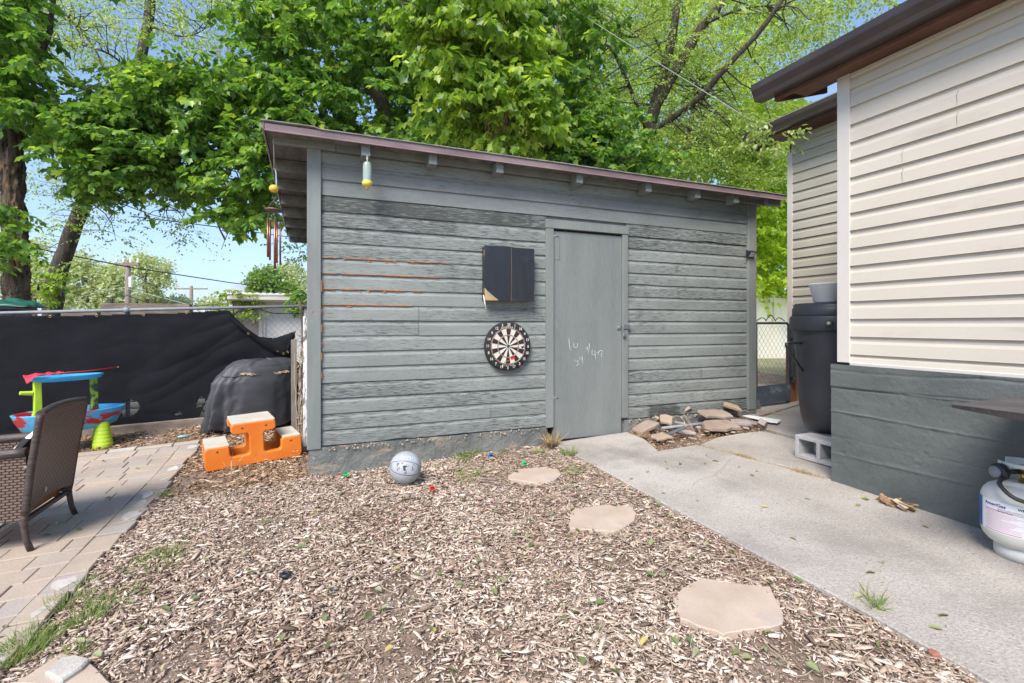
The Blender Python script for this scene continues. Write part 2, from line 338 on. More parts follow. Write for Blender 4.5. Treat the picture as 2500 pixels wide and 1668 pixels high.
for k in range(nb):
    zb=Z0+EXP*k; h=EXP
    if zb+h>2.69: h=2.69-zb
    spans=[(.045,4.68)] if zb>2.20 else [(.045,2.07),(2.995,4.68)]
    for (a,c) in spans:
        cuts=[a]+[j for j in joints.get(k,[]) if a<j<c]+[c]
        for q in range(len(cuts)-1):
            x0,x1=cuts[q]+(.0015 if q else 0),cuts[q+1]-.0015
            n=max(2,int((x1-x0)/.05)); oy=rnd(-.002,.002); oz=rnd(-.002,.002); pr=board_prof(zb,h); m=len(pr); vs=[]
            wv=wearv.get(k,.2)*.9+rnd(-.06,.06)
            for i in range(n+1):
                x=x0+(x1-x0)*i/n; w=.0035*mn.noise(Vector((x*.8,k*3.7,0))); wz=.003*mn.noise(Vector((x*1.1,k*5.1,9)))
                chip=0
                c2=mn.noise(Vector((x*2.3,k*7.7,4)))
                if c2>.42: chip=(c2-.42)*.035
                for j,(dy,z) in enumerate(pr):
                    vs.append((x,YW-dy*-1+w+oy if False else YW+dy+w+oy-.0,z+wz+oz+(chip if j<2 else 0)))
                    xx=wv+.18*mn.noise(Vector((x*1.2,k*2.2,1)))
                    if k==15: xx=(.60 if x<1.6 else .48 if x<2.6 else .40)+.2*mn.noise(Vector((x*2,1,1)))
                    if k==14 and x<1.2: xx+=.12
                    if k==0 and 3.3<x<3.7: xx=.6
                    wear.append(xx)
            fs=[(i*m+j,(i+1)*m+j,(i+1)*m+j+1,i*m+j+1) for i in range(n) for j in range(m-1)]
            b.add(vs,fs,False)
wall=obj('siding',b,m_board,shed)
at=wall.data.attributes.new('wear','FLOAT','POINT'); at.data.foreach_set('value',wear)
# wall core behind the boards (closed, keeps light out) and the other three walls
b=MB(); b.box(-.03,2.09,4.225,4.28,.19,2.58); b.box(2.97,4.78,4.225,4.28,.19,2.58); b.box(2.09,2.97,4.225,4.28,2.14,2.58)
for k in range(nb):
    zb=Z0+EXP*k
    b.prism([(-.035,4.28,zb),(-.050,4.28,zb+.002),(-.050,4.28,zb+EXP*.75),(-.036,4.28,min(2.6,zb+EXP))],(0,3.1,0))
    b.prism([(4.785,4.28,zb),(4.800,4.28,zb+.002),(4.800,4.28,zb+EXP*.75),(4.786,4.28,min(2.6,zb+EXP))],(0,3.1,0))
b.box(-.03,4.78,7.34,7.38,.19,2.4); b.box(-.034,0,4.28,7.38,.19,2.43); b.box(4.75,4.784,4.28,7.38,.19,2.43)
obj('wall',b,m_trim,shed)
b=MB(); b.box(-.055,.049,4.176,4.29,.198,2.612); obj('corner_board',b,m_trim,shed,bevel=.003,seg=1)
b=MB(); b.box(4.677,4.805,4.176,4.29,.205,2.612); obj('corner_board',b,m_trim,shed,bevel=.003,seg=1)
# frieze beam
b=MB(); b.box(-.30,.16,4.150,4.196,2.603,2.70); b.box(.164,4.99,4.150,4.196,2.600,2.70); obj('frieze_board',b,m_trim,shed,bevel=.003,seg=1)
# door frame, door
fr=MB(); fr.box(2.062,2.140,4.176,4.25,.205,2.125); fr.box(2.936,3.002,4.178,4.25,.235,2.125); fr.box(2.055,3.008,4.172,4.25,2.128,2.212)
obj('door_frame',fr,m_trim,shed,bevel=.002,seg=1)
b=MB(); b.box(2.144,2.932,4.198,4.228,.075,2.105); door=obj('door',b,m_door,shed,bevel=.002,seg=1)
b=MB(); b.box(2.15,2.93,4.232,4.30,.03,2.12); obj('door_backing',b,m_soffit,shed)
b=MB(); b.m=0
hz=CAMZ+(792-800)/FPX*5.03
b.box(2.875,2.922,4.188,4.1975,hz-.020,hz+.022); b.box(2.932,3.02,4.166,4.1755,hz-.012,hz+.030); b.tube([(2.925,4.183,hz+.03),(2.925,4.160,hz+.02),(2.93,4.158,hz-.045),(2.93,4.18,hz-.055)],.0035,6)
b.ball((2.895,4.186,hz+.004),.009,8)
obj('hasp',b,m_steel,door,bevel=.001,seg=1)
b=MB(); b.box(2.925,2.96,4.150,4.166,hz-.092,hz-.055); obj('padlock',b,m_steel,door,bevel=.004)
for pz in (577,917+55):
    z=atY(1355,pz*1.0,YW).z
    b=MB(); b.tube([(2.148,4.195,z),(2.20,4.195,z)],.0035,6); b.tube([(2.148,4.193,z+.02),(2.148,4.193,z-.02)],.005,6); obj('hinge',b,m_steel,door)
b=MB(); b.tube([(2.222,4.1965,2.09),(2.214,4.1965,1.95),(2.217,4.1965,1.83)],.0018,4); b.tube([(2.15,4.1965,1.825),(2.217,4.1965,1.83)],.0015,4); obj('crack',b,m_soffit,door)
def strokes(lines,w=.0035,Y=4.1965):
    b=MB()
    for ln in lines:
        P=[atY(x/4.6125+1140,y/4.6125+580,Y) for x,y in ln]
        b.tube(P,[w*.5]+[w*(.7+.3*random.random()) for _ in P[1:-1]]+[w*.4],5,flat=.12)
    return b
obj('chalk_writing',strokes([[(1148,1135),(1150,1180),(1158,1240),(1162,1280)],
 [(1205,1185),(1203,1225),(1215,1243),(1238,1238),(1248,1215),(1243,1190)],
 [(1230,1372),(1208,1388),(1222,1405),(1245,1392),(1250,1378),(1252,1430),(1232,1452),(1205,1452)],
 [(1295,1345),(1270,1352),(1272,1385),(1295,1380),(1300,1340),(1303,1395),(1305,1455)],
 [(1340,1285),(1345,1240),(1358,1230),(1362,1275)],[(1375,1190),(1380,1235),(1372,1270)],[(1358,1240),(1365,1275),(1368,1330)],
 [(1410,1262),(1408,1310),(1425,1325),(1465,1318)],[(1440,1270),(1445,1340),(1458,1418)],[(1465,1318),(1470,1290)],
 [(1480,1345),(1483,1290),(1500,1272),(1522,1275),(1542,1315)],[(1515,1300),(1516,1360)]],w=.003),m_chalk,door)
# orange sealant in the joints on the left
b=MB()
for k,x1 in ((12,1.12),(11,.95),(10,.80),(9,.76)):
    x=.05; zb=Z0+EXP*k
    while x<x1:
        L=rnd(.02,.09); 
        if random.random()<.82:
            h=rnd(.0012,.0038); dz=.003*mn.noise(Vector((x*1.1,k*5.1,9)))
            b.obox((x+L/2,YW+.001,zb+.0005+dz),(L,.009,h*2))
        if random.random()<.30: b.ball((x,YW-.0012,zb-rnd(-.004,.016)),rnd(.007,.014),7,(rnd(.9,2.4),.10,.4),.5)
        x+=L
for k in range(4,12):
    if random.random()<.7: b.obox((.053,4.186,Z0+EXP*k+rnd(.01,.1)),(.007,.01,rnd(.02,.09)))
b.ball((-.01,4.1755,1.30),.008,6,(1,.15,1.3),.5)
obj('sealant',b,m_orange_seal,shed)
# nails
b=MB()
for k in range(nb-2):
    for x in (.30,.84,1.35,1.86,3.15,3.66,4.2,4.58):
        if random.random()<.75: b.ball((x+rnd(-.015,.015),YW-.0008,Z0+EXP*k+rnd(.02,.035)),.003,6,(1,.3,1))
        if random.random()<.5: b.ball((x+rnd(-.015,.015),YW-.0008,Z0+EXP*k+rnd(.06,.08)),.0028,6,(1,.3,1))
tag(obj('nails',b,m_soffit,shed),kind='stuff')
# foundation
def foundfn(x0,x1,y,zt,side=0):
    def f(u,v):
        x=x0+(x1-x0)*u; zb=gh(x,y)-.12; z=zb+(zt-zb)*v
        d=.014*mn.noise(Vector((x*3,z*4,2)))+.008*mn.noise(Vector((x*14,z*14,5)))
        return (x,y+d,z)
    return f
b=MB(); b.grid(foundfn(-.04,2.07,4.19,.212),110,16); b.grid(foundfn(2.96,4.80,4.19,.212),90,16)
b.box(-.035,2.068,4.22,4.30,-.3,.206); b.box(2.962,4.79,4.22,4.30,-.3,.206)
b.box(-.038,.03,4.20,7.35,-.3,.205); b.box(4.76,4.792,4.20,7.35,-.3,.205); obj('foundation',b,m_found,shed)
# roof
def rz(y,t=0): return 2.655-(y-4.0)*.055+t
RX0,RX1,RY0,RY1=-.335,5.03,3.99,7.58
b=MB(); b.hexa([(RX0,RY0,rz(RY0)),(RX1,RY0,rz(RY0)),(RX1,RY1,rz(RY1)),(RX0,RY1,rz(RY1))],[(RX0,RY0,rz(RY0,.022)),(RX1,RY0,rz(RY0,.022)),(RX1,RY1,rz(RY1,.022)),(RX0,RY1,rz(RY1,.022))])
for x in (-.24,-.135,-.02): b.hexa([(x,4.2,rz(4.2,-.0035)),(x+.006,4.2,rz(4.2,-.0035)),(x+.006,RY1,rz(RY1,-.0035)),(x,RY1,rz(RY1,-.0035))],[(x,4.2,rz(4.2,-.001)),(x+.006,4.2,rz(4.2,-.001)),(x+.006,RY1,rz(RY1,-.001)),(x,RY1,rz(RY1,-.001))])
obj('roof_deck',b,m_soffit,shed)
b=MB()
def shing(u,v):
    x=RX0-.03+(RX1-RX0+.05)*u; y=RY0-.022+(RY1-RY0+.03)*v
    lift=.016*max(0,mn.noise(Vector((x*2.2,y*1.3,3))))*(1 if x<1.4 else .35)+(.01 if x<0 else 0)*(1-v)
    return (x,y,rz(y,.032)+lift)
b.grid(shing,120,24); obj('roof_shingles',b,m_shingle,shed,solid=.009)
b=MB(); b.prism([(RX0-.006,RY0-.012,rz(RY0,.026)),(RX0-.006,RY0-.004,rz(RY0,.026)),(RX0-.006,RY0-.004,rz(RY0,-.028)),(RX0-.006,RY0-.014,rz(RY0,-.034)),(RX0-.006,RY0-.020,rz(RY0,-.030)),(RX0-.006,RY0-.011,rz(RY0,-.02))],(RX1-RX0+.012,0,0))
b.prism([(RX0-.016,RY0-.016,rz(RY0,.026)),(RX0-.008,RY0-.016,rz(RY0,.026)),(RX0-.008,RY0-.016,rz(RY0,-.026)),(RX0-.022,RY0-.016,rz(RY0,-.020))],(0,RY1-RY0,-(RY1-RY0)*.055))
obj('drip_edge',b,m_drip,shed,bevel=.002,seg=1)
for px in (893,1057,1220,1415,1583,1703,1797):   # rafter tails under the drip edge
    q=atY(px,390,4.03); x=q.x
    b=MB(); b.hexa([(x-.034,4.02,rz(4.02,-.108)),(x+.034,4.02,rz(4.02,-.108)),(x+.034,4.149,rz(4.15,-.108)),(x-.034,4.149,rz(4.15,-.108))],[(x-.034,4.02,rz(4.02,-.001)),(x+.034,4.02,rz(4.02,-.001)),(x+.034,4.149,rz(4.15,-.001)),(x-.034,4.149,rz(4.15,-.001))])
    obj('rafter_tail',b,m_trim,shed,bevel=.002,seg=1)
for y in (4.62,5.12,5.62,6.12,6.62,7.12,7.5):
    b=MB(); b.box(-.325,-.03,y-.022,y+.022,rz(y,-.105),rz(y,-.003)); obj('lookout',b,m_soffit,shed,bevel=.002,seg=1)
b=MB(); b.box(4.81,5.02,4.03,4.08,rz(4.1,-.075),rz(4.1,-.004)); obj('lookout',b,m_trim,shed,bevel=.002,seg=1)
# ================= HOUSE =================
HX=3.49; HYc=2.33
house=thing('house','cream vinyl sided house on a dark painted concrete base, brown gutters','house',(3.6,1,0))
def lap_x(b,X,ya,yb,zlist,th=.016,n=1):
    # courses on a wall facing -X between ya..yb ; zlist = course bottoms (last = top)
    for k in range(len(zlist)-1):
        z0,z1=zlist[k],zlist[k+1]; h=z1-z0
        pr=[(-.001,z0+.003),(-th-.003,z0+.002),(-th-.002,z0+.006),(-th+.004,z0+h*.60),(-th+.012,z0+h*.76),(-.004,z0+h*.82),(-.001,z1+.006)]
        N=max(1,int(abs(yb-ya)/.25)); vs=[]; m=len(pr)
        for i in range(N+1):
            y=ya+(yb-ya)*i/N
            for dx,z in pr: vs.append((X+dx+.0012*mn.noise(Vector((y*1.5,z*2,4))),y,z))
        b.add(vs,[(i*m+j,i*m+j+1,(i+1)*m+j+1,(i+1)*m+j) for i in range(N) for j in range(m-1)],False)
zl=[.925,.989]+[.989+.1235*k for k in range(1,17)]; zl=[z for z in zl if z<2.93]+[2.945]
b=MB(); lap_x(b,HX,2.255,-3,zl); obj('siding',b,m_vinyl,house)
# seams
b=MB()
for (px,y0,y1) in ((2337,208,312),(2203,352,448)):
    q0=atX(px,y0,HX-.016); q1=atX(px,y1,HX-.016); y=(q0.y+q1.y)/2
    for z in zl[:-1]:
        if q1.z-.02<z<q0.z-.06: b.tube([(HX-.0175,y,z+.004),(HX-.0145,y+.004,z+.07),(HX-.008,y-.002,z+.095)],.0011,4)
obj('siding_seams',b,m_soffit,house)
b=MB(); b.box(HX-.002,HX+.10,-3,2.30,.93,2.97); b.prism([(HX+.02,2.24,.93),(5.88,2.24,.93),(5.88,2.24,3.66),(HX+.02,2.24,3.12)],(0,.06,0)); obj('wall',b,m_vinyl,house)
b=MB()
for k in range(14,40): pass
def lap_y(b,Y,xa,xb,zlist,th=.016):
    for k in range(len(zlist)-1):
        z0,z1=zlist[k],zlist[k+1]; h=z1-z0
        pr=[(.001,z0+.003),(th,z0),(th-.003,z0+h*.62),(th-.011,z0+h*.78),(.001,z1+.006)]
        m=len(pr); vs=[(x,Y+dx,z) for x in (xa,xb) for dx,z in pr]
        b.add(vs,[(j,m+j,m+j+1,j+1) for j in range(m-1)])
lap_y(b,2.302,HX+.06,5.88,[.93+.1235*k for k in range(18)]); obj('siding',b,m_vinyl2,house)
b=MB(); b.box(HX-.024,HX-.002,2.245,2.332,.93,2.96); b.box(HX-.002,HX+.07,2.306,2.332,.93,2.96); obj('corner_post',b,m_post,house,bevel=.003,seg=2)
b=MB(); b.box(HX-.026,HX,-3,2.244,.912,.935); b.box(HX-.020,HX,-3,2.244,2.925,2.955); obj('starter_strip',b,m_post,house,bevel=.003,seg=1)
# base: board-formed, painted
def basefn(u,v):
    y=2.37-5.4*u; zb=gh(HX,y)-.1; z=zb+(.915-zb)*v
    d=.006*mn.noise(Vector((y*1.6,z*2.0,7)))+.0022*mn.noise(Vector((y*9,z*13,2)))+.0016*mn.noise(Vector((y*30,z*30,2)))
    pit=mn.noise(Vector((y*26,z*26,11)))
    if pit>.48: d+=(pit-.48)*.015
    for zz,a,w,sg in ((.875,.006,.007,1),(.755,.008,.006,1),(.575,-.008,.006,1),(.39,.003,.006,1),(.27,-.004,.009,1)):
        zz+=.03*mn.noise(Vector((y*1.1,zz*5,1)))+.006*mn.noise(Vector((y*7,zz*5,1))); a*=.5+.9*abs(mn.noise(Vector((y*1.7,zz*9,6))))*1.6
        d+=a*math.exp(-((z-zz)/w)**2)
    # step between lifts
    d+=.006*(1 if z<.755 else 0)
    return (HX-.035+d,y,z)
b=MB(); b.grid(basefn,480,170); 
def base2(u,v):
    x=HX-.035+2.6*u; zb=gh(x,2.37)-.1; z=zb+(.915-zb)*v; e=basefn(0,v)[0]-(HX-.035) if u==0 else .010*mn.noise(Vector((x*5,z*5,3)))
    return (x+(e if u==0 else 0),2.37+.008*mn.noise(Vector((x*9,z*9,3))) if u else 2.37,z)
b.grid(base2,60,80); b.box(HX-.03,6,-3,2.36,.900,.913)
b.v=[(p[0],p[1],p[2]) for p in b.v]
obj('foundation',b,m_base,house)
# eave: soffit, fascia, gutter (runs along the wall facing the yard)
GXo,GXi=3.20,3.315
YE=2.83
b=MB(); b.box(GXi+.02,HX+.02,-3,2.60,2.957,2.972); obj('soffit',b,m_fascia,house)
b=MB(); b.box(GXi+.001,GXi+.021,-3,2.72,2.935,3.10); b.hexa([(GXi+.022,2.70,2.93),(3.9,2.70,3.10),(3.9,2.72,3.10),(GXi+.022,2.72,2.93)],[(GXi+.022,2.70,3.07),(3.9,2.70,3.24),(3.9,2.72,3.24),(GXi+.022,2.72,3.07)])
obj('fascia',b,m_fascia,house,bevel=.002,seg=1)
def gutter(b,Xo,Xi,y0,y1,zb):
    w=Xi-Xo; pr=[(Xi,zb+.125),(Xi,zb),(Xo+w*.28,zb),(Xo+w*.20,zb+.03),(Xo+w*.02,zb+.075),(Xo,zb+.085),(Xo,zb+.125),(Xo+.012,zb+.128),(Xo+.012,zb+.115),(Xo+.010,zb+.088),(Xo+w*.24,zb+.034),(Xo+w*.31,zb+.006),(Xi-.004,zb+.006),(Xi-.004,zb+.125)]
    b.prism([(x,y0,z) for x,z in pr],(0,y1-y0,0))
    b.prism([(x,y1-.001,z) for x,z in pr[:8]],(0,.003,0))
b=MB(); gutter(b,GXo,GXi,-3,YE,2.965); obj('gutter',b,m_gut,house)
b=MB(); b.hexa([(GXo+.05,-3,3.092),(5.9,-3,3.70),(5.9,2.78,3.70),(GXo+.05,2.78,3.092)],[(GXo+.05,-3,3.115),(5.9,-3,3.723),(5.9,2.78,3.723),(GXo+.05,2.78,3.115)]); obj('roof',b,m_shingle,house)
# back wing
WX=5.90; WYe=4.62
zl2=[.95+.125*k for k in range(22)]; zl2=[z for z in zl2 if z<3.60]+[3.68]
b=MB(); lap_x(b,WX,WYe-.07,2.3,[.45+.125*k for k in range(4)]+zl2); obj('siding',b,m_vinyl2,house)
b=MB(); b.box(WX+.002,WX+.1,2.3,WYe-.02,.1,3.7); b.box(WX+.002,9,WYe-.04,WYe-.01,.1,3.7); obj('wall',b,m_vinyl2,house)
b=MB(); b.box(WX-.022,WX-.001,WYe-.07,WYe+.005,.1,3.50); b.box(WX-.001,WX+.07,WYe-.009,WYe+.005,.1,3.5); obj('corner_post',b,m_post,house,bevel=.003,seg=1)
b=MB(); b.box(WX-.30,WX+.02,2.3,WYe+.28,3.685,3.70); b.hexa([(WX-.28,WYe+.27,3.56),(9,WYe+.27,5.2),(9,WYe+.29,5.2),(WX-.28,WYe+.29,3.56)],[(WX-.28,WYe+.27,3.72),(9,WYe+.27,5.36),(9,WYe+.29,5.36),(WX-.28,WYe+.29,3.72)]); obj('soffit',b,m_fascia,house)
b=MB(); gutter(b,WX-.42,WX-.30,2.4,WYe+.38,3.70); obj('gutter',b,m_gut,house)
b=MB(); b.hexa([(WX-.36,2.0,3.84),(9,2.0,5.38),(9,WYe+.33,5.38),(WX-.36,WYe+.33,3.84)],[(WX-.36,2.0,3.865),(9,2.0,5.41),(9,WYe+.33,5.41),(WX-.36,WYe+.33,3.865)]); obj('roof',b,m_shingle,house)
# ================= VEGETATION =================
def leafmat(name,stops,tr=.5,rough=.4,var=None):
    return mat(name,stops[0][1],c2=var,scale=1.1,lo=.4,hi=.6,island=stops,rough=.36,transl=tr,spec=.55)
m_maple=leafmat('maple_leaf',[(0,(.075,.16,.04)),(.35,(.13,.26,.055)),(.7,(.21,.365,.07)),(.93,(.33,.49,.10)),(1,(.48,.58,.12))],.5,var=(.72,.8,.75))
m_maple2=leafmat('bright_maple_leaf',[(0,(.10,.20,.03)),(.45,(.22,.35,.05)),(.8,(.33,.46,.07)),(1,(.50,.60,.12))],.55)  # brighter copy of the maple leaf; paints the light on the centre cluster
m_sunpaint=leafmat('sun_painted_leaf',[(0,(.28,.42,.04)),(.5,(.40,.55,.06)),(1,(.55,.66,.12))],.6)  # sunlight is put into this very bright leaf colour
m_elm=leafmat('elm_leaf',[(0,(.20,.29,.07)),(.5,(.33,.43,.12)),(.85,(.48,.56,.20)),(1,(.62,.66,.42))],.55,var=(.75,.85,.9))
m_far=leafmat('haze_tinted_leaf',[(0,(.36,.43,.24)),(.5,(.46,.53,.32)),(1,(.60,.64,.44))],.4)  # leaf green paled so the colour itself carries the distance haze
m_round=leafmat('mid_green_leaf',[(0,(.13,.24,.06)),(.5,(.20,.32,.08)),(1,(.30,.42,.12))],.4)
m_seed=mat('pale_seed_cluster',(.33,.36,.09),c2=(.42,.40,.12),scale=30,rough=.6,transl=.4)
m_dry=mat('dry_seed_strands',(.30,.20,.12),c2=(.42,.31,.18),scale=30,rough=.8)
m_bark=mat('furrowed_bark',(.075,.058,.045),(.21,.155,.11),scale=5,stretch=(3,3,.5),rough=.95,bump=1,bscale=9,bstretch=(3,3,.45),bdist=.06,fine=(.3,30,(2,2,.4)),spots=[((.30,.17,.09),3,(1,1,.5),.56,.1),((.035,.026,.02),7,(3,3,.45),.52,.10)])
m_bark2=mat('dark_bark',(.035,.028,.024),(.095,.078,.065),scale=8,stretch=(3,3,.7),rough=.9,bump=.8,bscale=14,bstretch=(3,3,.6),bdist=.03,fine=(.25,50,(1,1,.5)))
m_bark3=mat('light_bark',(.13,.10,.085),(.24,.195,.165),scale=8,stretch=(3,3,.7),rough=.9,bump=.8,bscale=14,bstretch=(3,3,.6),bdist=.03)
TM=np.array([(0,0,0),(0,1,-.14),(.34,.02,.05),(.31,.27,.05),(.50,.52,.0),(.25,.62,.03),(-.30,.0,.05),(-.33,.25,.04),(-.46,.55,.0),(-.24,.64,.03)])
FM=np.array([(0,2,3,4,5,1),(0,1,9,8,7,6)])
TE=np.array([(0,0,0),(0,1,-.06),(.27,.3,.05),(.20,.72,.03),(-.27,.3,.05),(-.20,.72,.03)]); FE=np.array([(0,2,3,1),(0,1,5,4)])
TQ=np.array([(0,0,0),(.42,.42,.06),(0,1,-.08),(-.42,.42,.06)]); FQ=np.array([(0,1,2,3)])
def leaves(base,dirv,nor,size,T,F):
    d=nrm(dirv); n=nor-d*np.sum(nor*d,1,keepdims=True); n=nrm(n); l=np.cross(d,n); s=size[:,None,None]
    V=base[:,None,:]+s*(T[None,:,0:1]*l[:,None,:]+T[None,:,1:2]*d[:,None,:]+T[None,:,2:3]*n[:,None,:])
    k=len(T); Fa=(F[None]+ (np.arange(len(base))*k)[:,None,None]).reshape(-1,F.shape[1]); return V.reshape(-1,3),Fa
def sprays(P,D,L,n,size,T,F,droop=.6,spread=.8,upj=.45,svar=.3):
    N=len(P); t=np.tile((np.arange(n)+.6)/n,(N,1)); D=nrm(D); up=np.array([0,0,1.])
    side=nrm(np.cross(D,up)+1e-4); sg=np.tile(np.where(np.arange(n)%2,1,-1),(N,1))
    B=P[:,None,:]+D[:,None,:]*(L[:,None]*t)[...,None]; B[...,2]-=(.25*L[:,None]*t**2)
    dv=side[:,None,:]*(sg*spread)[...,None]+D[:,None,:]*.55+RNG.normal(0,.33,(N,n,3)); dv[...,2]-=droop
    dv[:,-1]=D*1.0+RNG.normal(0,.2,(N,3)); dv[:,-1,2]-=droop*.8
    nv=np.zeros((N,n,3)); nv[...,2]=1; nv+=RNG.normal(0,upj,(N,n,3))
    dvn=dv/np.linalg.norm(dv,axis=2,keepdims=True); B=B+dvn*.25*size
    sz=size*RNG.uniform(1-svar,1+svar,(N,n))
    return leaves(B.reshape(-1,3),dvn.reshape(-1,3),nv.reshape(-1,3),sz.ravel(),T,F)
def cpoly(poly,n,Z,k=1.0):
    """clump centres filling a stretch of crown seen between the pixel outline's rays, Z metres deep"""
    poly=[(x*k,y*k) for x,y in poly]; xs=[p[0] for p in poly]; ys=[p[1] for p in poly]; out=[]
    while len(out)<n:
        x=RNG.uniform(min(xs),max(xs),400); y=RNG.uniform(min(ys),max(ys),400); m=inpoly(x,y,poly)
        out+=list(zip(x[m],y[m]))
    out=out[:n]; z=RNG.uniform(Z[0],Z[1],n); return np.array([tuple(pt(a,b,c)) for (a,b),c in zip(out,z)])
def crown(cl,per,n,size,T,F,rad,droop=.6,Lr=(.3,.6),**kw):
    N=len(cl); P=np.repeat(cl,per,0)+RNG.normal(0,rad*.35,(N*per,3))*np.array([1,1,.6])
    D=RNG.normal(0,1,(N*per,3)); D[:,2]=RNG.normal(-.12,.3,N*per)
    return sprays(P,D,RNG.uniform(Lr[0],Lr[1],N*per),n,size,T,F,droop,**kw)
def join(parts):
    V=[];F=[];o=0
    for v,f in parts: V.append(v); F.append(f+o); o+=len(v)
    return np.concatenate(V),np.concatenate(F)
def limb(b,pts,r0,r1,n=8,jit=.04,sg=5):
    P=[Vector(p) for p in pts]; out=[];M=len(P)
    for i in range(M-1):
        a,c=P[i],P[i+1]; p0=P[max(0,i-1)]; p3=P[min(M-1,i+2)]
        for k in range(sg):
            t=k/sg; q=.5*((2*a)+(c-p0)*t+(2*p0-5*a+4*c-p3)*t*t+(3*a-p0-3*c+p3)*t**3); out.append(q+Vector((rnd(-1,1),rnd(-1,1),rnd(-.5,.5)))*jit*r0*1.5*(1 if sg==5 else .0))
    out.append(P[-1]); b.tube(out,[(r0+(r1-r0)*(i/(len(out)-1))**.8)*(1+.1*mn.noise(Vector((i*.9,r0*30,1)))) for i in range(len(out))],n); return out
def twigs(b,nodes,cl,frac,r=.014,cap=2.6):
    nodes=np.array([tuple(p) for p in nodes])
    for c in cl[RNG.random(len(cl))<frac]:
        d=np.linalg.norm(nodes-c,axis=1); k=int(np.argmin(d+RNG.uniform(0,.8,len(d))))
        if d[k]>cap: continue
        a=Vector(nodes[k]); e=Vector(c); m=a.lerp(e,.5)+Vector((rnd(-.12,.12),rnd(-.12,.12),rnd(.0,.15)))*d[k]**.5
        m1=a.lerp(m,.5)+Vector((rnd(-.05,.05),rnd(-.05,.05),rnd(-.05,.05))); m2=m.lerp(e,.5)+Vector((rnd(-.06,.06),rnd(-.06,.06),rnd(-.06,.06)))
        b.tube([a,m1,m,m2,e],[r*1.3,r,r*.8,r*.6,r*.25],5)
def tree(name,label,cat,base,limbs,mbark,crownVF,mleaf,tw=None,extra=(),group=None,frac=.5,twr=.014,bump=None,cap=2.6,n=10):
    t=thing(name,label,cat,base,group); b=MB(); nodes=[]; nt0=10**9
    for i,(pts,r0,r1) in enumerate(limbs):
        bb=b
        o=limb(bb,pts,r0,r1,44 if (bump and i==0) else n,.04,(24 if (bump and i==0) else 5))
        nodes+=o[len(o)//4:] if i==0 else o
        if i==0:
            nt0=len(b.v); tr0=list(o)
            def out0(p): return min(tr0,key=lambda q:abs(q.z-p.z))
    if bump:
        for i,v in enumerate(b.v):
            p=Vector(v); c0=out0(p); r_=(p-c0); r_.z=0; d=-abs(mn.noise(Vector((p.x*11,p.y*11,p.z*2.2+.8*mn.noise(p*3)))))*bump*2; b.v[i]=tuple(p+r_.normalized()*d) if (r_.length>.1 and i<nt0) else b.v[i]
    if tw is not None: twigs(b,nodes,tw,frac,twr,cap)
    obj('trunk',b,mbark,t); np_mesh('crown',crownVF[0],crownVF[1],mleaf,t)
    for nm,VF,m in extra: np_mesh(nm,VF[0],VF[1],m,t)
    return t
def gz(p): return (p.x,p.y,-.1)
K=1.0638
def grow_(poly,k):
    cx=sum(p[0] for p in poly)/len(poly); cy=sum(p[1] for p in poly)/len(poly); return [(cx+(x-cx)*k,cy+(y-cy)*k) for x,y in poly]
# ---- the big maple behind the shed
left=cpoly(grow_([(72,295),(110,255),(190,215),(215,150),(330,110),(450,100),(500,115),(640,110),(700,110),(735,290),(690,420),(650,545),(600,535),(560,520),(500,505),(490,440),(455,420),(430,470),(380,440),(330,400),(290,440),(215,490),(175,450),(160,390),(95,340)],.90),250,(7.6,9.6),K)
main=cpoly([(560,-20),(1330,-20),(1400,60),(1290,290),(1240,400),(730,320),(620,290),(610,200),(570,110),(540,40)],400,(8.3,11.5),K)
cen=cpoly([(930,-40),(1190,-40),(1240,120),(1275,220),(1240,350),(1090,345),(1060,290),(990,180)],95,(6.7,8.0),K)
rl=cpoly([(1260,330),(1310,270),(1400,235),(1470,280),(1500,400),(1430,420),(1250,390)],70,(8.0,9.6),K)
up=cpoly([(560,-700),(1500,-700),(1400,-20),(540,-20)],70,(8.0,12.0),K)
tb=pt(1010,950,10.2)
LM=[([gz(tb),pt(985,600,10.2),pt(948,300,10.1),pt(875,165,10),pt(818,55,9.9),pt(770,-120,9.8),pt(740,-400,9.8)],.20,.07),
 ([pt(948,300,10.1),pt(800,335,9.6),pt(640,350,9.0),pt(450,330,8.6),pt(230,370,8.2)],.10,.02),
 ([pt(985,600,10.2),pt(1100,420,9.8),pt(1150,330,9.2),pt(1190,180,8.3),pt(1200,20,7.8),pt(1180,-250,7.8)],.12,.03),
 ([pt(875,165,10),pt(700,190,9.4),pt(520,230,8.8),pt(350,260,8.4)],.07,.015),
 ([pt(1150,330,9.2),pt(1300,360,9),pt(1450,390,8.8)],.05,.015),([pt(875,165,10),pt(960,40,9.8),pt(1040,-150,9.6)],.08,.03),
 ([pt(640,350,9.0),pt(600,470,8.7),pt(560,560,8.5),pt(540,610,8.4)],.018,.004),([pt(818,55,9.9),pt(660,10,9.3),pt(560,-60,9)],.05,.02)]
VF=join([crown(left,7,13,.112,TM,FM,.36,Lr=(.25,.5)),crown(main,6,14,.115,TM,FM,.46,Lr=(.25,.55)),crown(rl,6,14,.105,TM,FM,.42),crown(up,4,10,.20,TM,FM,.8)])
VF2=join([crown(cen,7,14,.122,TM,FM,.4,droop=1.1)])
sd=np.concatenate([left[RNG.random(len(left))<.16],cen[RNG.random(len(cen))<.35],main[RNG.random(len(main))<.10]])
sdP=np.repeat(sd,26,0)+RNG.normal(0,1,(len(sd)*26,3))*np.array([.045,.045,.11])+np.array([0,0,-.3])
sdV=leaves(sdP,RNG.normal(0,.5,sdP.shape)+np.array([0,0,-1.]),RNG.normal(0,1,sdP.shape),RNG.uniform(.03,.05,len(sdP)),TQ,FQ)
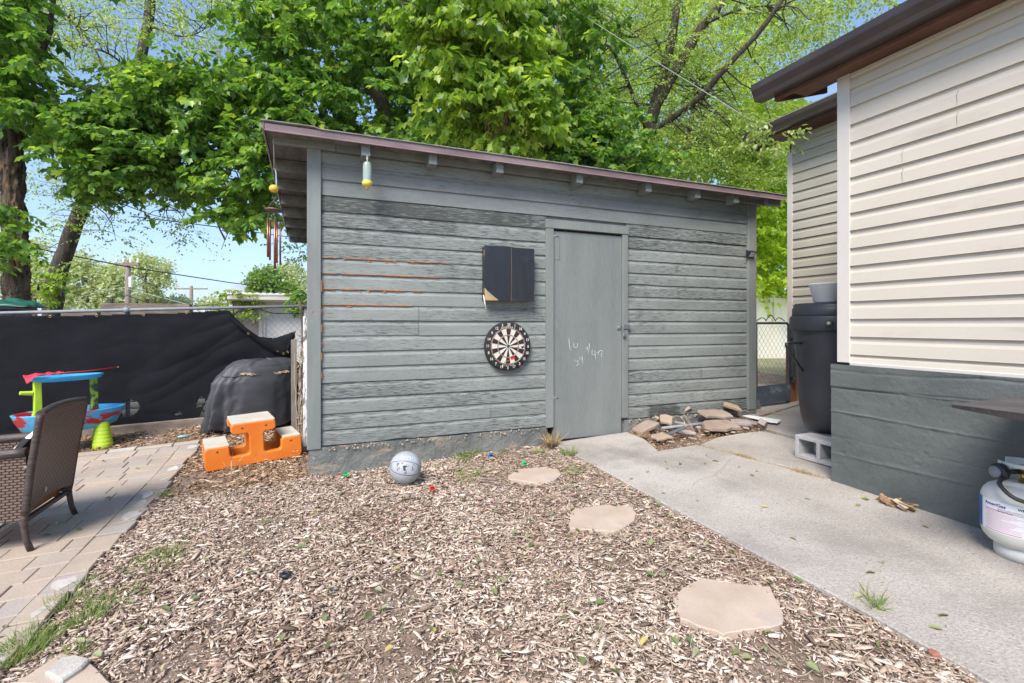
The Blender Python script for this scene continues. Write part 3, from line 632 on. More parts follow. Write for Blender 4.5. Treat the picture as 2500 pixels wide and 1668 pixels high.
tree('maple_tree','tall maple with broad lobed leaves spreading over the shed roof','tree',(tb.x,tb.y,0),LM,m_bark3,VF,m_maple,np.concatenate([left,main,cen,rl]),[('light_painted_foliage',VF2,m_maple2),('seed_clusters',sdV,m_seed)],frac=.45)
b=MB()
for (px,py,Z,nn,ln) in ((1232,262,7.0,46,.42),(1205,290,7.0,14,.5),(545,120,8.6,14,.2),(655,75,9,16,.3),(1355,70,8,20,.45)):
    for k in range(nn):
        a=pt(px+rnd(-16,16),py+rnd(-12,6),Z+rnd(-.1,.1)); b.tube([a,a+Vector((rnd(-.04,.04),rnd(-.04,.04),-ln*.5*rnd(.6,1))),a+Vector((rnd(-.07,.07),rnd(-.07,.07),-ln*rnd(.6,1)))],.0035,3,False)
bd=obj('dry_strands',b,m_dry,bpy.data.objects['maple_tree'])
# ---- elm at the right
e1=cpoly([(1300,-20),(1950,-20),(1920,50),(1870,95),(1800,175),(1770,215),(1810,300),(1800,440),(1700,440),(1500,400),(1400,240),(1290,290),(1330,120)],540,(10.1,14.5),K)
e2=cpoly([(1850,-30),(2040,-30),(2010,5),(1950,30),(1890,70)],22,(8.5,10.5),K)
e3=cpoly([(1300,-700),(2300,-700),(2050,-20),(1300,-20)],60,(8.5,13),K)
e4=cpoly([(1700,262),(1800,300),(1830,318),(1800,335),(1740,320)],9,(5.5,6.0),K)
eb=pt(1560,950,11.5)
LE=[([gz(eb),pt(1565,600,11.5),pt(1581,348,11.4),pt(1600,255,11.3),pt(1622,159,11.2),pt(1641,96,11.1),pt(1654,0,11),pt(1680,-200,11)],.21,.06),
 ([pt(1600,255,11.3),pt(1622,220,11.2),pt(1667,143,11),pt(1715,61,10.9),pt(1743,29,10.8),pt(1800,-50,10.8),pt(1900,-300,10.5)],.15,.06),
 ([pt(1583,330,11.4),pt(1648,284,11),pt(1711,236,10.6),pt(1769,169,10.2),pt(1823,112,10),pt(1865,64,9.8),pt(1909,0,9.6),pt(2000,-150,9.5)],.08,.04),
 ([pt(1715,61,10.9),pt(1760,40,10.7),pt(1820,20,10.4),pt(1880,15,10.2)],.05,.01),
 ([pt(1622,159,11.2),pt(1600,95,11),pt(1560,90,10.8),pt(1500,95,10.6)],.035,.01),
 ([pt(1660,940,12.5),pt(1654,427,12.5),pt(1673,360,12.4),pt(1689,287,12.3),pt(1700,200,12.2)],.11,.04),
 ([pt(1583,330,11.4),pt(1500,130,10.6),pt(1450,120,10.2),pt(1400,140,9.9)],.05,.01)]
eVF=join([crown(e1,6,17,.062,TE,FE,.7,Lr=(.35,.8),droop=.5),crown(e2,6,16,.062,TE,FE,.5,Lr=(.3,.6)),crown(e3,5,9,.17,TE,FE,.9,Lr=(.4,.9)),crown(e4,4,11,.055,TE,FE,.15,Lr=(.15,.3),droop=1)])
tree('elm_tree','light green small leaved elm with dark forking limbs right of the shed','tree',(eb.x,eb.y,0),LE,m_bark2,eVF,m_elm,np.concatenate([e1,e2]),frac=.38,cap=3.0,twr=.014)
# ---- left: furrowed trunk and its dark leaves
l1=cpoly([(-60,-30),(75,-30),(85,60),(70,180),(95,230),(60,260),(-60,270)],80,(7.2,9),K)
l2=cpoly([(-60,450),(15,480),(28,560),(-10,600),(-60,600)],16,(7.2,8),K)
l0=cpoly([(-300,-500),(180,-500),(150,-30),(-300,-30)],22,(7.2,11),K)
tb=pt(42,950,8.6)
LL=[([gz(tb),pt(42,800,8.6),pt(40,700,8.6),pt(35,550,8.6),pt(30,400,8.6),pt(20,280,8.6),pt(10,100,8.6),pt(0,-150,8.6)],.235,.15),
 ([pt(20,260,8.6),pt(110,110,8.2),pt(125,40,8.1),pt(135,-30,8)],.05,.03),([pt(15,120,8.6),pt(60,180,8.2),pt(150,230,8),pt(250,200,8)],.03,.008)]
tree('cottonwood_tree','thick trunk with deeply furrowed reddish brown bark at the left edge','tree',(tb.x,tb.y,0),LL,m_bark,join([crown(l1,6,13,.108,TM,FM,.36,Lr=(.2,.45)),crown(l2,5,12,.10,TM,FM,.3),crown(l0,4,12,.2,TM,FM,.8)]),m_maple,l1,bump=.07)
# ---- leaning trunk with wispy crown
w1=cpoly([(60,-40),(535,-40),(530,40),(510,110),(440,120),(300,120),(200,170),(150,200),(110,130)],130,(10,13),K)
w2=cpoly([(100,330),(180,380),(230,480),(300,500),(340,420),(420,470),(450,520),(420,560),(330,520),(290,560),(210,560),(160,640),(110,640),(90,560),(60,420)],75,(9.5,12),K)
w3=cpoly([(300,470),(500,480),(480,590),(400,560)],14,(9.5,11),K)
w4=cpoly([(640,545),(700,540),(705,585),(690,600),(650,580)],7,(8.2,8.8),K)
tb=pt(128,950,10.8)
LW=[([gz(tb),pt(130,752,10.8),pt(145,660,10.8),pt(172,580,10.8),pt(205,500,10.8),pt(250,420,10.9),pt(300,330,11),pt(330,200,11.2),pt(360,60,11.5),pt(380,-150,11.5)],.20,.10),
 ([pt(330,200,11.2),pt(280,140,11),pt(200,110,10.8),pt(120,90,10.6)],.03,.01),([pt(300,330,11),pt(250,160,11),pt(210,90,11),pt(160,40,11)],.03,.01),
 ([pt(205,500,10.8),pt(280,500,10.5),pt(350,480,10.3),pt(440,520,10.2)],.02,.005),([pt(360,60,11.5),pt(450,90,11.3),pt(520,60,11.2)],.03,.008)]
tree('leaning_tree','leaning dark trunk with a thin see-through crown of tiny leaves','tree',(tb.x,tb.y,0),LW,m_bark2,join([crown(w1,6,12,.06,TE,FE,.6,Lr=(.3,.7)),crown(w2,4,9,.06,TE,FE,.5,Lr=(.25,.5)),crown(w3,2,5,.05,TE,FE,.5),crown(w4,5,10,.05,TE,FE,.2,Lr=(.15,.3),droop=1)]),m_elm,np.concatenate([w1,w2]),frac=.6,twr=.010,cap=3)
# young sprouts on the leaning trunk
sp=cpoly([(100,600),(130,570),(140,640),(125,700),(100,700)],16,(10.2,10.5),K)
v=crown(sp,4,9,.09,TE,FE,.12,Lr=(.1,.25),droop=1.0); np_mesh('sprouts',v[0],v[1],m_maple2,bpy.data.objects['leaning_tree'])
# ---- beyond the gate
g1=cpoly([(1680,230),(1830,250),(1835,672),(1700,672),(1690,400)],300,(12.5,17),K)
g0=cpoly([(1500,300),(1690,300),(1690,600),(1500,600)],110,(13,17),K)
tb=pt(1800,900,16)
tree('garden_tree','yellow green tree with sunlight in its leaf colour behind the white fence beyond the gate','tree',(tb.x,tb.y,0),[([gz(tb),pt(1800,760,16),pt(1790,600,16),pt(1800,350,16)],.16,.05),([pt(1795,640,16),pt(1900,560,15.5),pt(1960,500,15)],.05,.01)],m_bark2,join([crown(g1,6,12,.12,TM,FM,.9,Lr=(.4,.9)),crown(g0,5,9,.14,TM,FM,.9)]),m_sunpaint,g1,frac=.2,cap=4)
bk=cpoly([(1280,-60),(1820,-60),(1800,60),(1750,150),(1800,420),(1300,380)],330,(19,25),K)
tb=pt(1640,900,22)
tree('background_tree','large pale yellow green tree filling the gaps behind the elm','tree',(tb.x,tb.y,0),[([gz(tb),pt(1640,600,22),pt(1640,300,22),pt(1650,0,22)],.3,.1)],m_bark3,crown(bk,6,10,.17,TE,FE,1.1,Lr=(.5,1.2)),m_sunpaint)
# ---- far trees seen over the fence
def far_tree(name,label,px,pb,Z,blobs,mleaf,n,size,trunk=.2,lean=0,group='trees far beyond the fence'):
    base=pt(px,pb,Z); cl=[]
    for (x,y,rx,ry,k) in blobs:
        a=RNG.normal(0,1,(k,3)); a=nrm(a)*RNG.uniform(.55,1,(k,1))**.5; c=np.array(tuple(pt(x,y,Z))); s=Z/FPX; cl.append(c+a*np.array([rx*s,rx*s,ry*s]))
    cl=np.concatenate(cl); P=np.repeat(cl,n,0)+RNG.normal(0,size*1.3,(len(cl)*n,3))
    D=RNG.normal(0,1,P.shape); VF=leaves(P,D,RNG.normal(0,.7,P.shape)+np.array([0,0,1.]),RNG.uniform(.6,1.4,len(P))*size,TQ,FQ)
    mid=pt(blobs[0][0],blobs[0][1],Z)
    L=[([(base.x,base.y,-.3),tuple(base.lerp(mid,.6)+Vector((lean,0,0))),tuple(mid)],trunk,trunk*.3)]
    for bl in blobs[1:4]: L.append(([tuple(base.lerp(mid,.5)),tuple(base.lerp(mid,.5).lerp(pt(bl[0],bl[1],Z),.5)),tuple(pt(bl[0],bl[1],Z))],trunk*.5,trunk*.15))
    return tree(name,label,'tree',(base.x,base.y,0),L,m_bark3,VF,mleaf,cl,frac=.12,twr=trunk*.1,cap=9,group=group,n=6)
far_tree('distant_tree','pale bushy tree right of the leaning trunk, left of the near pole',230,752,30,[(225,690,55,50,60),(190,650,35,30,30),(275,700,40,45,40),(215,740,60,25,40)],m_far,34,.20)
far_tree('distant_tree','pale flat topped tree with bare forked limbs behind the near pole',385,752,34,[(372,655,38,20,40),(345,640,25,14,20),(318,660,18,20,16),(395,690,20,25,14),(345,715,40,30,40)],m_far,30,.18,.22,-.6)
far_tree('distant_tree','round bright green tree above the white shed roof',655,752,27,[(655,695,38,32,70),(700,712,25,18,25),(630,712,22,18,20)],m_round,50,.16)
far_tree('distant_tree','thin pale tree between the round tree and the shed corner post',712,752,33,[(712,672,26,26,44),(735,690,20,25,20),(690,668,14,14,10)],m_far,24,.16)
far_tree('distant_tree','pale tree with haze in its leaf colour left of the leaning trunk, partly behind the thick trunk',85,752,28,[(80,690,40,45,50),(10,660,40,60,50),(90,620,20,30,14)],m_far,28,.18)
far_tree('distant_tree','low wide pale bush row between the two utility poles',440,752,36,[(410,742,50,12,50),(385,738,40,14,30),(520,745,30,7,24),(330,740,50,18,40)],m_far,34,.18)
def shrub(label,px,py0,py1,Z,pw,n,m,size,name='shrub'):
    cl=cpoly([(px-pw,py1),(px-pw*.7,py0+10),(px,py0),(px+pw*.8,py0+12),(px+pw,py1)],n,(Z-.4,Z+.4)); base=pt(px,py1,Z)
    return tree(name,label,'shrub',(base.x,base.y,0),[([(base.x,base.y,-.1),tuple(pt(px,py1,Z)),tuple(pt(px-4,py0+20,Z))],.02,.006)],m_bark2,crown(cl,6,9,size,TE,FE,.16,Lr=(.06,.2)),m,cl,frac=.5,twr=.005,cap=2)
shrub('leafy shrub with small round leaves just behind the fence rail',570,706,770,8.3,50,22,m_maple2,.055)
shrub('dark leaved shrub against the shed corner above the fence rail',738,712,775,6.9,10,5,m_maple,.10)
# ================= MULCH =================
def box_chips(P,yaw,pitch,roll,L,w,t,curl):
    N=len(P); ca,sa=np.cos(yaw),np.sin(yaw); cp,sp=np.cos(pitch),np.sin(pitch)
    d=np.stack([ca*cp,sa*cp,sp],1); s=np.stack([-sa,ca,np.zeros(N)],1); u=np.cross(d,s)
    cr,sr=np.cos(roll)[:,None],np.sin(roll)[:,None]; s,u=s*cr+u*sr,u*cr-s*sr
    V=[]
    for (a,k) in ((-.5,RNG.uniform(.15,.8,N)),(0,np.ones(N)*1.0),(.5,RNG.uniform(.1,.75,N))):
        for (x,y) in ((-.5,-.5),(.5,-.5),(.5,.5),(-.5,.5)):
            V.append(P+d*(a*L)[:,None]+s*(x*w*k)[:,None]+u*(y*t*(.5+.5*k)+(curl if a==0 else 0*L))[:,None])
    V=np.stack(V,1).reshape(-1,3)
    F=[(3,2,1,0),(8,9,10,11)]
    for r in (0,4):
        for k in range(4): F.append((r+k,r+(k+1)%4,r+4+(k+1)%4,r+4+k))
    F=np.array(F); return V,(F[None]+(np.arange(N)*12)[:,None,None]).reshape(-1,4)
ghv=np.vectorize(gh)
FLAG=[[(1238,1168),(1262,1150),(1330,1143),(1362,1150),(1371,1160),(1352,1178),(1316,1187),(1290,1181),(1243,1176)],
 [(1392,1256),(1402,1246),(1440,1242),(1480,1236),(1540,1240),(1554,1258),(1548,1276),(1520,1296),(1503,1304),(1440,1300),(1390,1297)],
 [(1642,1470),(1672,1438),(1718,1418),(1790,1430),(1880,1438),(1893,1468),(1911,1495),(1912,1530),(1880,1540),(1800,1552),(1765,1558),(1660,1520)]]
FLAGW=[[(lambda p:(p.x,p.y))(gp(*q)) for q in f] for f in FLAG]
def grow(poly,k):
    cx=sum(p[0] for p in poly)/len(poly); cy=sum(p[1] for p in poly)/len(poly); return [(cx+(x-cx)*k,cy+(y-cy)*k) for x,y in poly]
def scatter(n,x0,x1,y0,y1,excl=True):
    x=RNG.uniform(x0,x1,n); y=RNG.uniform(y0,y1,n)
    if excl:
        k=np.ones(n,bool)
        for f in FLAGW: k&=~inpoly(x,y,grow(f,.88))
        x,y=x[k],y[k]
    return x,y
nz=lambda x,y,s,o: np.array([mn.noise(Vector((a*s,b_*s,o))) for a,b_ in zip(x,y)])
def chips(areas,dens,m,name,lab,Lm=.024,tilt=.17):
    xs=[];ys=[]
    for (x0,x1,y0,y1) in areas:
        x,y=scatter(int(dens*(x1-x0)*(y1-y0)),x0,x1,y0,y1); xs.append(x); ys.append(y)
    x=np.concatenate(xs); y=np.concatenate(ys)
    # thin patches where the soil shows, and none over the edge of paving
    q=nz(x,y,1.6,5)+.22*np.clip((x-1.55)/.5,0,1)+.1*nz(x,y,6,2); keep=RNG.random(len(x))<np.clip(1.1-np.clip((q-.24)*3.0,0,.88),0,1)
    edge=np.where(y<5.6,-1.075+.03*np.sin(y*7)-np.clip(3-y,0,3)*.03,-9.); keep&=(x>edge)|(y>5.72)
    keep&=x<2.135+.012*np.sin(y*9); x,y=x[keep],y[keep]; n=len(x)
    L=np.clip(RNG.lognormal(math.log(Lm),.42,n),.010,.10); w=np.clip(L*RNG.uniform(.13,.36,n),.0028,.018); t=w*RNG.uniform(.25,.6,n)
    z=ghv(x,y)-.006+np.abs(RNG.normal(0,.009,n))+.010*nz(x,y,3,8)
    near=np.clip((x-2.0)/.13,0,1); z-=near*.012
    P=np.stack([x,y,z],1); V,F=box_chips(P,RNG.uniform(0,6.283,n),RNG.normal(0,tilt,n),RNG.normal(0,.5,n),L,w,t,RNG.uniform(-.0,.12,n)*L*.5)
    return tag(np_mesh(name,V,F,m),lab,'mulch',kind='stuff')
m_chip=mat('wood_mulch',(.3,.2,.15),c2=(.76,.70,.66),scale=.9,lo=.40,hi=.62,island=[(0,(.11,.075,.055)),(.10,(.23,.16,.118)),(.30,(.39,.285,.215)),(.54,(.53,.41,.315)),(.78,(.67,.55,.44)),(.93,(.80,.70,.59)),(1,(.54,.47,.42))],rough=.85,bump=.4,bscale=120,bstretch=(1,1,1),fine=(.25,130,(1,1,1)))
m_chip2=mat('reddish_leaf_litter',(.3,.2,.12),island=[(0,(.12,.06,.03)),(.3,(.26,.15,.085)),(.6,(.42,.27,.16)),(.85,(.52,.38,.25)),(1,(.60,.50,.38))],rough=.9)
chips([(-1.3,2.14,.35,4.19)],8200,m_chip,'mulch','pale brown wood chip mulch covering the yard in front of the shed')
chips([(-1.05,-.06,4.19,5.72),(-4.2,-.08,5.70,6.50)],3600,m_chip2,'leaf_litter','reddish brown litter along the fence behind the patio',.028)
x,y=scatter(42000,-1.05,2.13,.5,4.19); n=len(x); L=np.clip(RNG.lognormal(math.log(.011),.4,n),.004,.03)
P=np.stack([x,y,ghv(x,y)-.004+.008*RNG.random(n)+.010*nz(x,y,3,8)],1); V,F=box_chips(P,RNG.uniform(0,6.283,n),RNG.normal(0,.2,n),RNG.normal(0,.5,n),L,L*.35,L*.2,L*0)
tag(np_mesh('mulch_fines',V,F,m_chip),'fine crumbs of bark between the mulch chips','mulch',kind='stuff')
for f in FLAGW:
    cx=sum(p[0] for p in f)/len(f); cy=sum(p[1] for p in f)/len(f)
# fallen leaves on the mulch and the path, twigs
x,y=scatter(430,-1.0,2.1,.6,4.1); k=(RNG.random(len(x))<np.clip(.35+(x+1)*.25,0,1)); x,y=x[k],y[k]
x2,y2=RNG.uniform(2.2,3.4,30),RNG.uniform(.7,3.4,30); x3,y3=RNG.uniform(-2.4,-1.1,22),RNG.uniform(2,5.5,22)
X=np.concatenate([x,x2,x3]); Y=np.concatenate([y,y2,y3]); n=len(X); Zz=ghv(X,Y)+np.concatenate([RNG.uniform(.012,.03,len(x)),np.full(30,.017),np.full(22,.024)])
VF=leaves(np.stack([X,Y,Zz],1),np.stack([RNG.normal(0,1,n),RNG.normal(0,1,n),RNG.normal(0,.12,n)],1),RNG.normal(0,.25,(n,3))+np.array([0,0,1.]),RNG.uniform(.022,.055,n),TE*np.array([1,1,2.5]),FE)
m_fall=mat('fallen_leaf',(.2,.3,.1),island=[(0,(.10,.15,.05)),(.35,(.20,.26,.10)),(.65,(.30,.33,.17)),(.85,(.40,.40,.25)),(.95,(.55,.47,.14)),(1,(.45,.36,.2))],rough=.6,transl=.2)
tag(np_mesh('fallen_leaves',VF[0],VF[1],m_fall),'green leaves fallen over the mulch and walkway','leaves',kind='stuff')
b=MB()
for i in range(420):
    x=rnd(-.9,2.1); y=rnd(.7,4.1); 
    if random.random()<.5: x=rnd(1.0,2.1)
    a=rnd(0,6.28); L=rnd(.06,.26); P=[]
    for k in range(6):
        P.append((x,y,gh(x,y)+.022+rnd(-.004,.008))); a+=rnd(-.35,.35); x+=math.cos(a)*L/5; y+=math.sin(a)*L/5
    if x<2.12 and not any(inpoly(q[0],q[1],f) for f in FLAGW for q in P): b.tube(P,[.0016,.0015,.0014,.0013,.001,.0007],4,False)
m_twig=mat('dry_twig',(.40,.31,.22),(.56,.47,.37),scale=20,rough=.8)
tag(obj('twigs',b,m_twig),'thin dry twigs strewn over the mulch','twigs',kind='stuff')
# ---- grass tufts
def grass(spots,m,name,lab):
    P=[];D=[];S_=[]
    for (px,py,r,n,h) in spots:
        c=gp(px,py)
        for _ in range(n):
            a=rnd(0,6.28); q=r*math.sqrt(random.random()); x,y=c.x+q*math.cos(a),c.y+q*math.sin(a)
            P.append((x,y,gh(x,y)+.004)); D.append((math.cos(a)*rnd(.1,.9)+rnd(-.3,.3),math.sin(a)*rnd(.1,.9)+rnd(-.3,.3),rnd(.5,1.2))); S_.append(h*rnd(.5,1.2))
    P=np.array(P);D=np.array(D); T=np.array([(-.025,0,0),(.025,0,0),(.020,.55,.03),(-.020,.55,.03),(0,1,-.22)]); 
    s=np.array(S_); w=.10/np.maximum(s,.03)*.035/.025*.5
    Tn=np.array([(-.03,0,0),(.03,0,0),(.022,.55,.03),(-.022,.55,.03)]); Tt=np.array([(-.022,.55,.03),(.022,.55,.03),(.004,1,-.2),(-.004,1,-.2)])
    rn=RNG.normal(0,1,P.shape)
    TT=np.concatenate([Tn,Tt]); FF=np.array([(0,1,2,3),(4,5,6,7)])
    V,F=leaves(P,D,rn,s,TT,FF); return tag(np_mesh(name,V,F,m),lab,'grass',kind='stuff')
m_grass=mat('green_grass',(.2,.3,.1),island=[(0,(.12,.20,.05)),(.5,(.20,.30,.08)),(.85,(.32,.38,.14)),(1,(.48,.44,.24))],rough=.6,transl=.35)
m_drygrass=mat('dry_grass',(.4,.3,.16),island=[(0,(.26,.17,.08)),(.5,(.42,.30,.16)),(1,(.58,.46,.28))],rough=.8,transl=.2)
grass([(1143,1111,.10,150,.085),(1130,1125,.07,70,.07),(1148,1163,.10,120,.06),(1135,1180,.06,60,.05),(1388,1111,.06,110,.075),(1398,1156,.08,90,.06),(1317,1108,.05,70,.06),(1226,1106,.06,40,.05),
 (383,1380,.13,120,.06),(410,1350,.08,60,.06),(299,1464,.10,110,.06),(214,1430,.05,50,.05),(165,1476,.08,120,.06),(214,1518,.06,120,.07),(240,1490,.06,60,.06),(77,1568,.09,170,.06),(38,1602,.10,240,.06),(10,1620,.06,130,.055),(120,1560,.05,60,.05),(180,1600,.05,60,.05),(402,1211,.05,90,.05),(2138,1484,.03,34,.085),(2130,1488,.02,20,.07),(1450,1140,.02,30,.03),
 (520,1232,.04,0,.04)],m_grass,'grass','short green grass growing through the mulch and by the paving')
js=[]
for k in range(34):
    t=k/33; x=3.29+.18*t; y=3.5-1.15*t; js.append((x,y))
P=[]
def wpx(x,y):
    Z=sn*x+cs*y; u=(cs*x-sn*y)/Z; return CX+u*FPX, HY+(CAMZ-gh(x,y))/Z*FPX
sp=[wpx(x,y)+(.02,int(14+110*max(0,math.sin(i*.45+2))*(1 if i>8 else .15)),.034) for i,(x,y) in enumerate(js)]
sp+=[wpx(2.10,4.12)+(.05,120,.13),wpx(2.06,4.10)+(.04,80,.10),wpx(3.02,3.95)+(.05,140,.06),wpx(3.0,4.05)+(.04,90,.06)]
sp+=[wpx(4.24,3.3+.1*i)+(.02,16,.025) for i in range(4)]+[wpx(4.45+.1*i,4.02+.02*i)+(.03,14,.03) for i in range(8)]+[(564,1150,.01,8,.14)]
grass(sp,m_drygrass,'dry_grass','straw coloured dry grass in the walkway joints and at the door')
chips([(2.99,4.75,3.52,4.18)],1500,m_chip2,'rubble_bed_litter','dry litter under the rubble beside the door',.026) if False else None
x=RNG.uniform(2.86,4.8,2600); y=RNG.uniform(3.5,4.19,2600); k=((x-2.84)*.9+(y-3.5)*-.2>0)&((x>2.98)|(y<3.86)|(y>9)); x,y=x[k],y[k]; n=len(x)
L=np.clip(RNG.lognormal(math.log(.02),.4,n),.006,.05); V,F=box_chips(np.stack([x,y,ghv(x,y)+RNG.uniform(-.02,.012,n)],1),RNG.uniform(0,6.28,n),RNG.normal(0,.2,n),RNG.normal(0,.5,n),L,L*.3,L*.12,L*0)
tag(np_mesh('rubble_bed_litter',V,F,m_chip2),'dry leaf litter under the broken pavers beside the shed','litter',kind='stuff')
cv=RNG.uniform(0,1,(900,2)); x=5.0+2.2*cv[:,0]; y=8.2+2.3*cv[:,1]; P=np.stack([x,y,ghv(x,y)+RNG.uniform(0,.16,900)],1)
VF=leaves(P,RNG.normal(0,1,P.shape),RNG.normal(0,.4,P.shape)+np.array([0,0,1.]),RNG.uniform(.05,.10,900),TE,FE); tag(np_mesh('ground_cover',VF[0],VF[1],m_maple2),'bright ivy like ground cover beyond the gate','ground cover',kind='stuff')
# ================= OBJECTS =================
m_black=mat('black_plastic',(.018,.019,.024),(.028,.029,.036),scale=4,rough=.42,spec=.5,fine=(.1,60,(1,1,1)))
m_white=mat('white_plastic',(.88,.87,.86),rough=.4)
m_dkmetal=mat('dark_painted_metal',(.055,.06,.068),(.085,.09,.10),scale=8,rough=.45,metal=.3)
m_galv=mat('galvanised_pipe',(.20,.21,.225),(.26,.27,.285),scale=14,rough=.55)
m_wire=mat('chain_link_wire',(.20,.20,.20),(.30,.29,.28),scale=30,rough=.5,metal=.5)
m_oldwood=mat('old_grey_timber',(.16,.125,.095),(.28,.23,.185),scale=6,stretch=(1,3,3),rough=.9,bump=.6,bscale=20,bstretch=(1,8,8),fine=(.2,30,(1,6,6)))
m_oldwoodv=mat('old_upright_timber',(.16,.135,.11),(.27,.235,.20),scale=6,stretch=(3,3,.6),rough=.9,bump=.6,bscale=20,bstretch=(8,8,1),fine=(.2,30,(6,6,1)))
m_whmetal=mat('white_ribbed_metal',(.80,.79,.77),(.84,.83,.81),scale=3,rough=.45,fine=(.05,30,(1,1,1)))
m_brass=mat('brass',(.45,.33,.14),rough=.35,metal=.9)
# ---------- chain link fence
FY=6.6
def railz(x): return 1.425+.0376*(x+.145)
fence=thing('chain_link_fence','grey chain link fence with a pipe top rail left of the shed','fence',(-1.5,FY,0))
b=MB(); b.tube([(-5.5,FY,railz(-5.5)),(-3.2,FY,railz(-3.2)-.004),(-1.6,FY,railz(-1.6)+.003),(-.06,FY,railz(-.06))],.018,12); obj('top_rail',b,m_galv,fence)
for x in (-5.2,-1.93,-.10):
    b=MB(); b.tube([(x,FY+.03,-.1),(x,FY+.03,railz(x)-.02)],.022,10); 
    if x==-1.93: b.tube([(x,FY-.001,railz(x)-.028),(x,FY-.001,railz(x)+.03)],.030,10); b.tube([(x,FY-.02,railz(x)+.028),(x,FY-.02,railz(x)+.055)],.008,8)
    obj('post',b,m_galv,fence)
b=MB(); pz=.036
zlow=.05
for fam in (1,-1):
    x=-5.5-1.5
    while x<.1+1.5:
        P=[];z=zlow; xx=x; k=0
        while z<railz(xx)-.015:
            if -5.5<xx<-.08: P.append((xx,FY+(.002 if k%2 else -.002)*fam,z))
            elif P: break
            xx+=fam*pz; z+=pz*1.05; k+=1
        if len(P)>1: b.tube(P,.0017,3,False)
        x+=2*pz
obj('wire_mesh',b,m_wire,fence)
# ---------- privacy screen
m_screen=mat('black_shade_cloth',(.007,.0075,.010),(.014,.0145,.018),scale=2,stretch=(1,1,1),rough=.8,spec=.15,bump=.9,bscale=120,bstretch=(.3,1,6),bdist=.004,fine=(.35,40,(.25,1,5)))
screen=thing('privacy_screen','torn black shade cloth hung on the chain link fence with a folded over corner','screen',(-2,FY-.06,0))
SO=[]  # outline in pixels of the photograph -> cloth plane
def toX(px,Y=FY-.05): return atY(px,800,Y).x
def px_of(x,y,z):
    Z=sn*x+cs*y; return CX+(cs*x-sn*y)/Z*FPX, HY+(CAMZ-z)/Z*FPX
outl=[(-700,776),(0,772),(150,772),(290,768),(430,765),(560,757),(575,778),(600,803),(630,822),(668,826),(700,816),(722,808),(716,850),(712,880),(700,900),(700,1045),(560,1045),(520,1030),(470,1032),(473,1020),(459,1022),(447,1040),(300,1058),(0,1068),(-700,1100)]
holes=[[(302,990),(306,980),(320,975),(335,980),(341,995),(333,1006),(320,1017),(300,1018),(297,1005)],[(480,985),(487,970),(500,970),(502,978),(492,992),(481,994)],[(427,1007),(440,1005),(443,1010),(432,1014),(426,1012)],
 [(505,975),(560,960),(560,1032),(474,1032),(478,1030),(492,1005)],[(459,1025),(470,1022),(472,1034),(457,1034)]]
def cloth(x,z):
    d=.012*mn.noise(Vector((x*.9,z*1.6,1)))+.005*mn.noise(Vector((x*3-z*2,z*5,4)))
    s=(z-.1)/1.3
    # drag folds running from the torn corner down to the left
    q=(z-1.35)*1.0-(x+1.1)*.55
    w=math.exp(-((q+.45)/.5)**2)*max(0,min(1,(x+2.6)/1.2))
    d+=.0065*w*math.sin(q*17+2.5*mn.noise(Vector((x*1.5,z*1.5,0))))
    d+=.007*math.sin(z*26+x*1.2)*max(0,1-(z-.0)/.35)*(.5+mn.noise(Vector((x*3,0,0))))
    d+=.008*math.sin(z*30+x)*max(0,(z-1.22)/.2)
    return -abs(d)*1.3
x0,x1,z0,z1=-5.6,toX(725),.0,1.42
NU,NV=520,130
def sfn(u,v): x=x0+(x1-x0)*u; z=z0+(z1-z0)*v; return (x,FY-.045+cloth(x,z),z)
Uc=(np.arange(NU)+.5)/NU; Vc=(np.arange(NV)+.5)/NV; UU,VV=np.meshgrid(Uc,Vc)
XX=x0+(x1-x0)*UU; ZZ=z0+(z1-z0)*VV; ZD=sn*XX+cs*(FY-.05); PXX=CX+(cs*XX-sn*(FY-.05))/ZD*FPX; PYY=HY+(CAMZ-ZZ)/ZD*FPX
msk=inpoly(PXX,PYY,outl)
for h in holes: msk&=~inpoly(PXX,PYY,h)
b=MB(); b.grid(sfn,NU,NV,mask=lambda u,v: msk[min(NV-1,int(v*NV)),min(NU-1,int(u*NU))])
obj('cloth',b,m_screen,screen,solid=.002)
# folded corner flap and hems
fl=[(556,760),(600,800),(640,826),(672,828),(700,818),(721,809),(712,838),(700,868),(688,866),(650,848),(606,812),(580,786)]
ctr=[]
b=MB()
n=24
topc=[(556,759),(575,776),(600,800),(632,822),(668,827),(700,818),(721,808)]; botc=[(558,768),(572,790),(600,812),(632,836),(662,856),(690,868),(700,866)]
def lerpc(c,t):
    t=t*(len(c)-1); k=min(len(c)-2,int(t)); f=t-k; return (c[k][0]+(c[k+1][0]-c[k][0])*f,c[k][1]+(c[k+1][1]-c[k][1])*f)
def flap(u,v):
    a=lerpc(topc,u); c=lerpc(botc,u); px,py=a[0]+(c[0]-a[0])*v,a[1]+(c[1]-a[1])*v; p=atY(px,py,FY-.085-.02*math.sin(v*3.14)-.012*mn.noise(Vector((u*6,v*3,0)))); return tuple(p)
b.grid(flap,40,8); obj('folded_flap',b,m_screen,screen,solid=.003)
b=MB(); b.tube([atY(*lerpc(botc,t/20),FY-.095) for t in range(21)],.006,6,flat=.5); b.tube([atY(714-.62*t,838+1.9*t*1.0,FY-.09) for t in range(0,18,3)],.008,5,flat=.5); obj('hem',b,m_screen,screen)
for (px,py) in ((122,773),(236,771),(350,769),(455,764),(606,815),(678,857),(692,864),(702,860),(719,812)):
    p=atY(px,py,FY-.10); b=MB(); b.tube([p+Vector((.011*math.cos(q),0,.011*math.sin(q))) for q in [i*.6283 for i in range(11)]],.0028,5,False); obj('grommet',b,m_brass,screen)
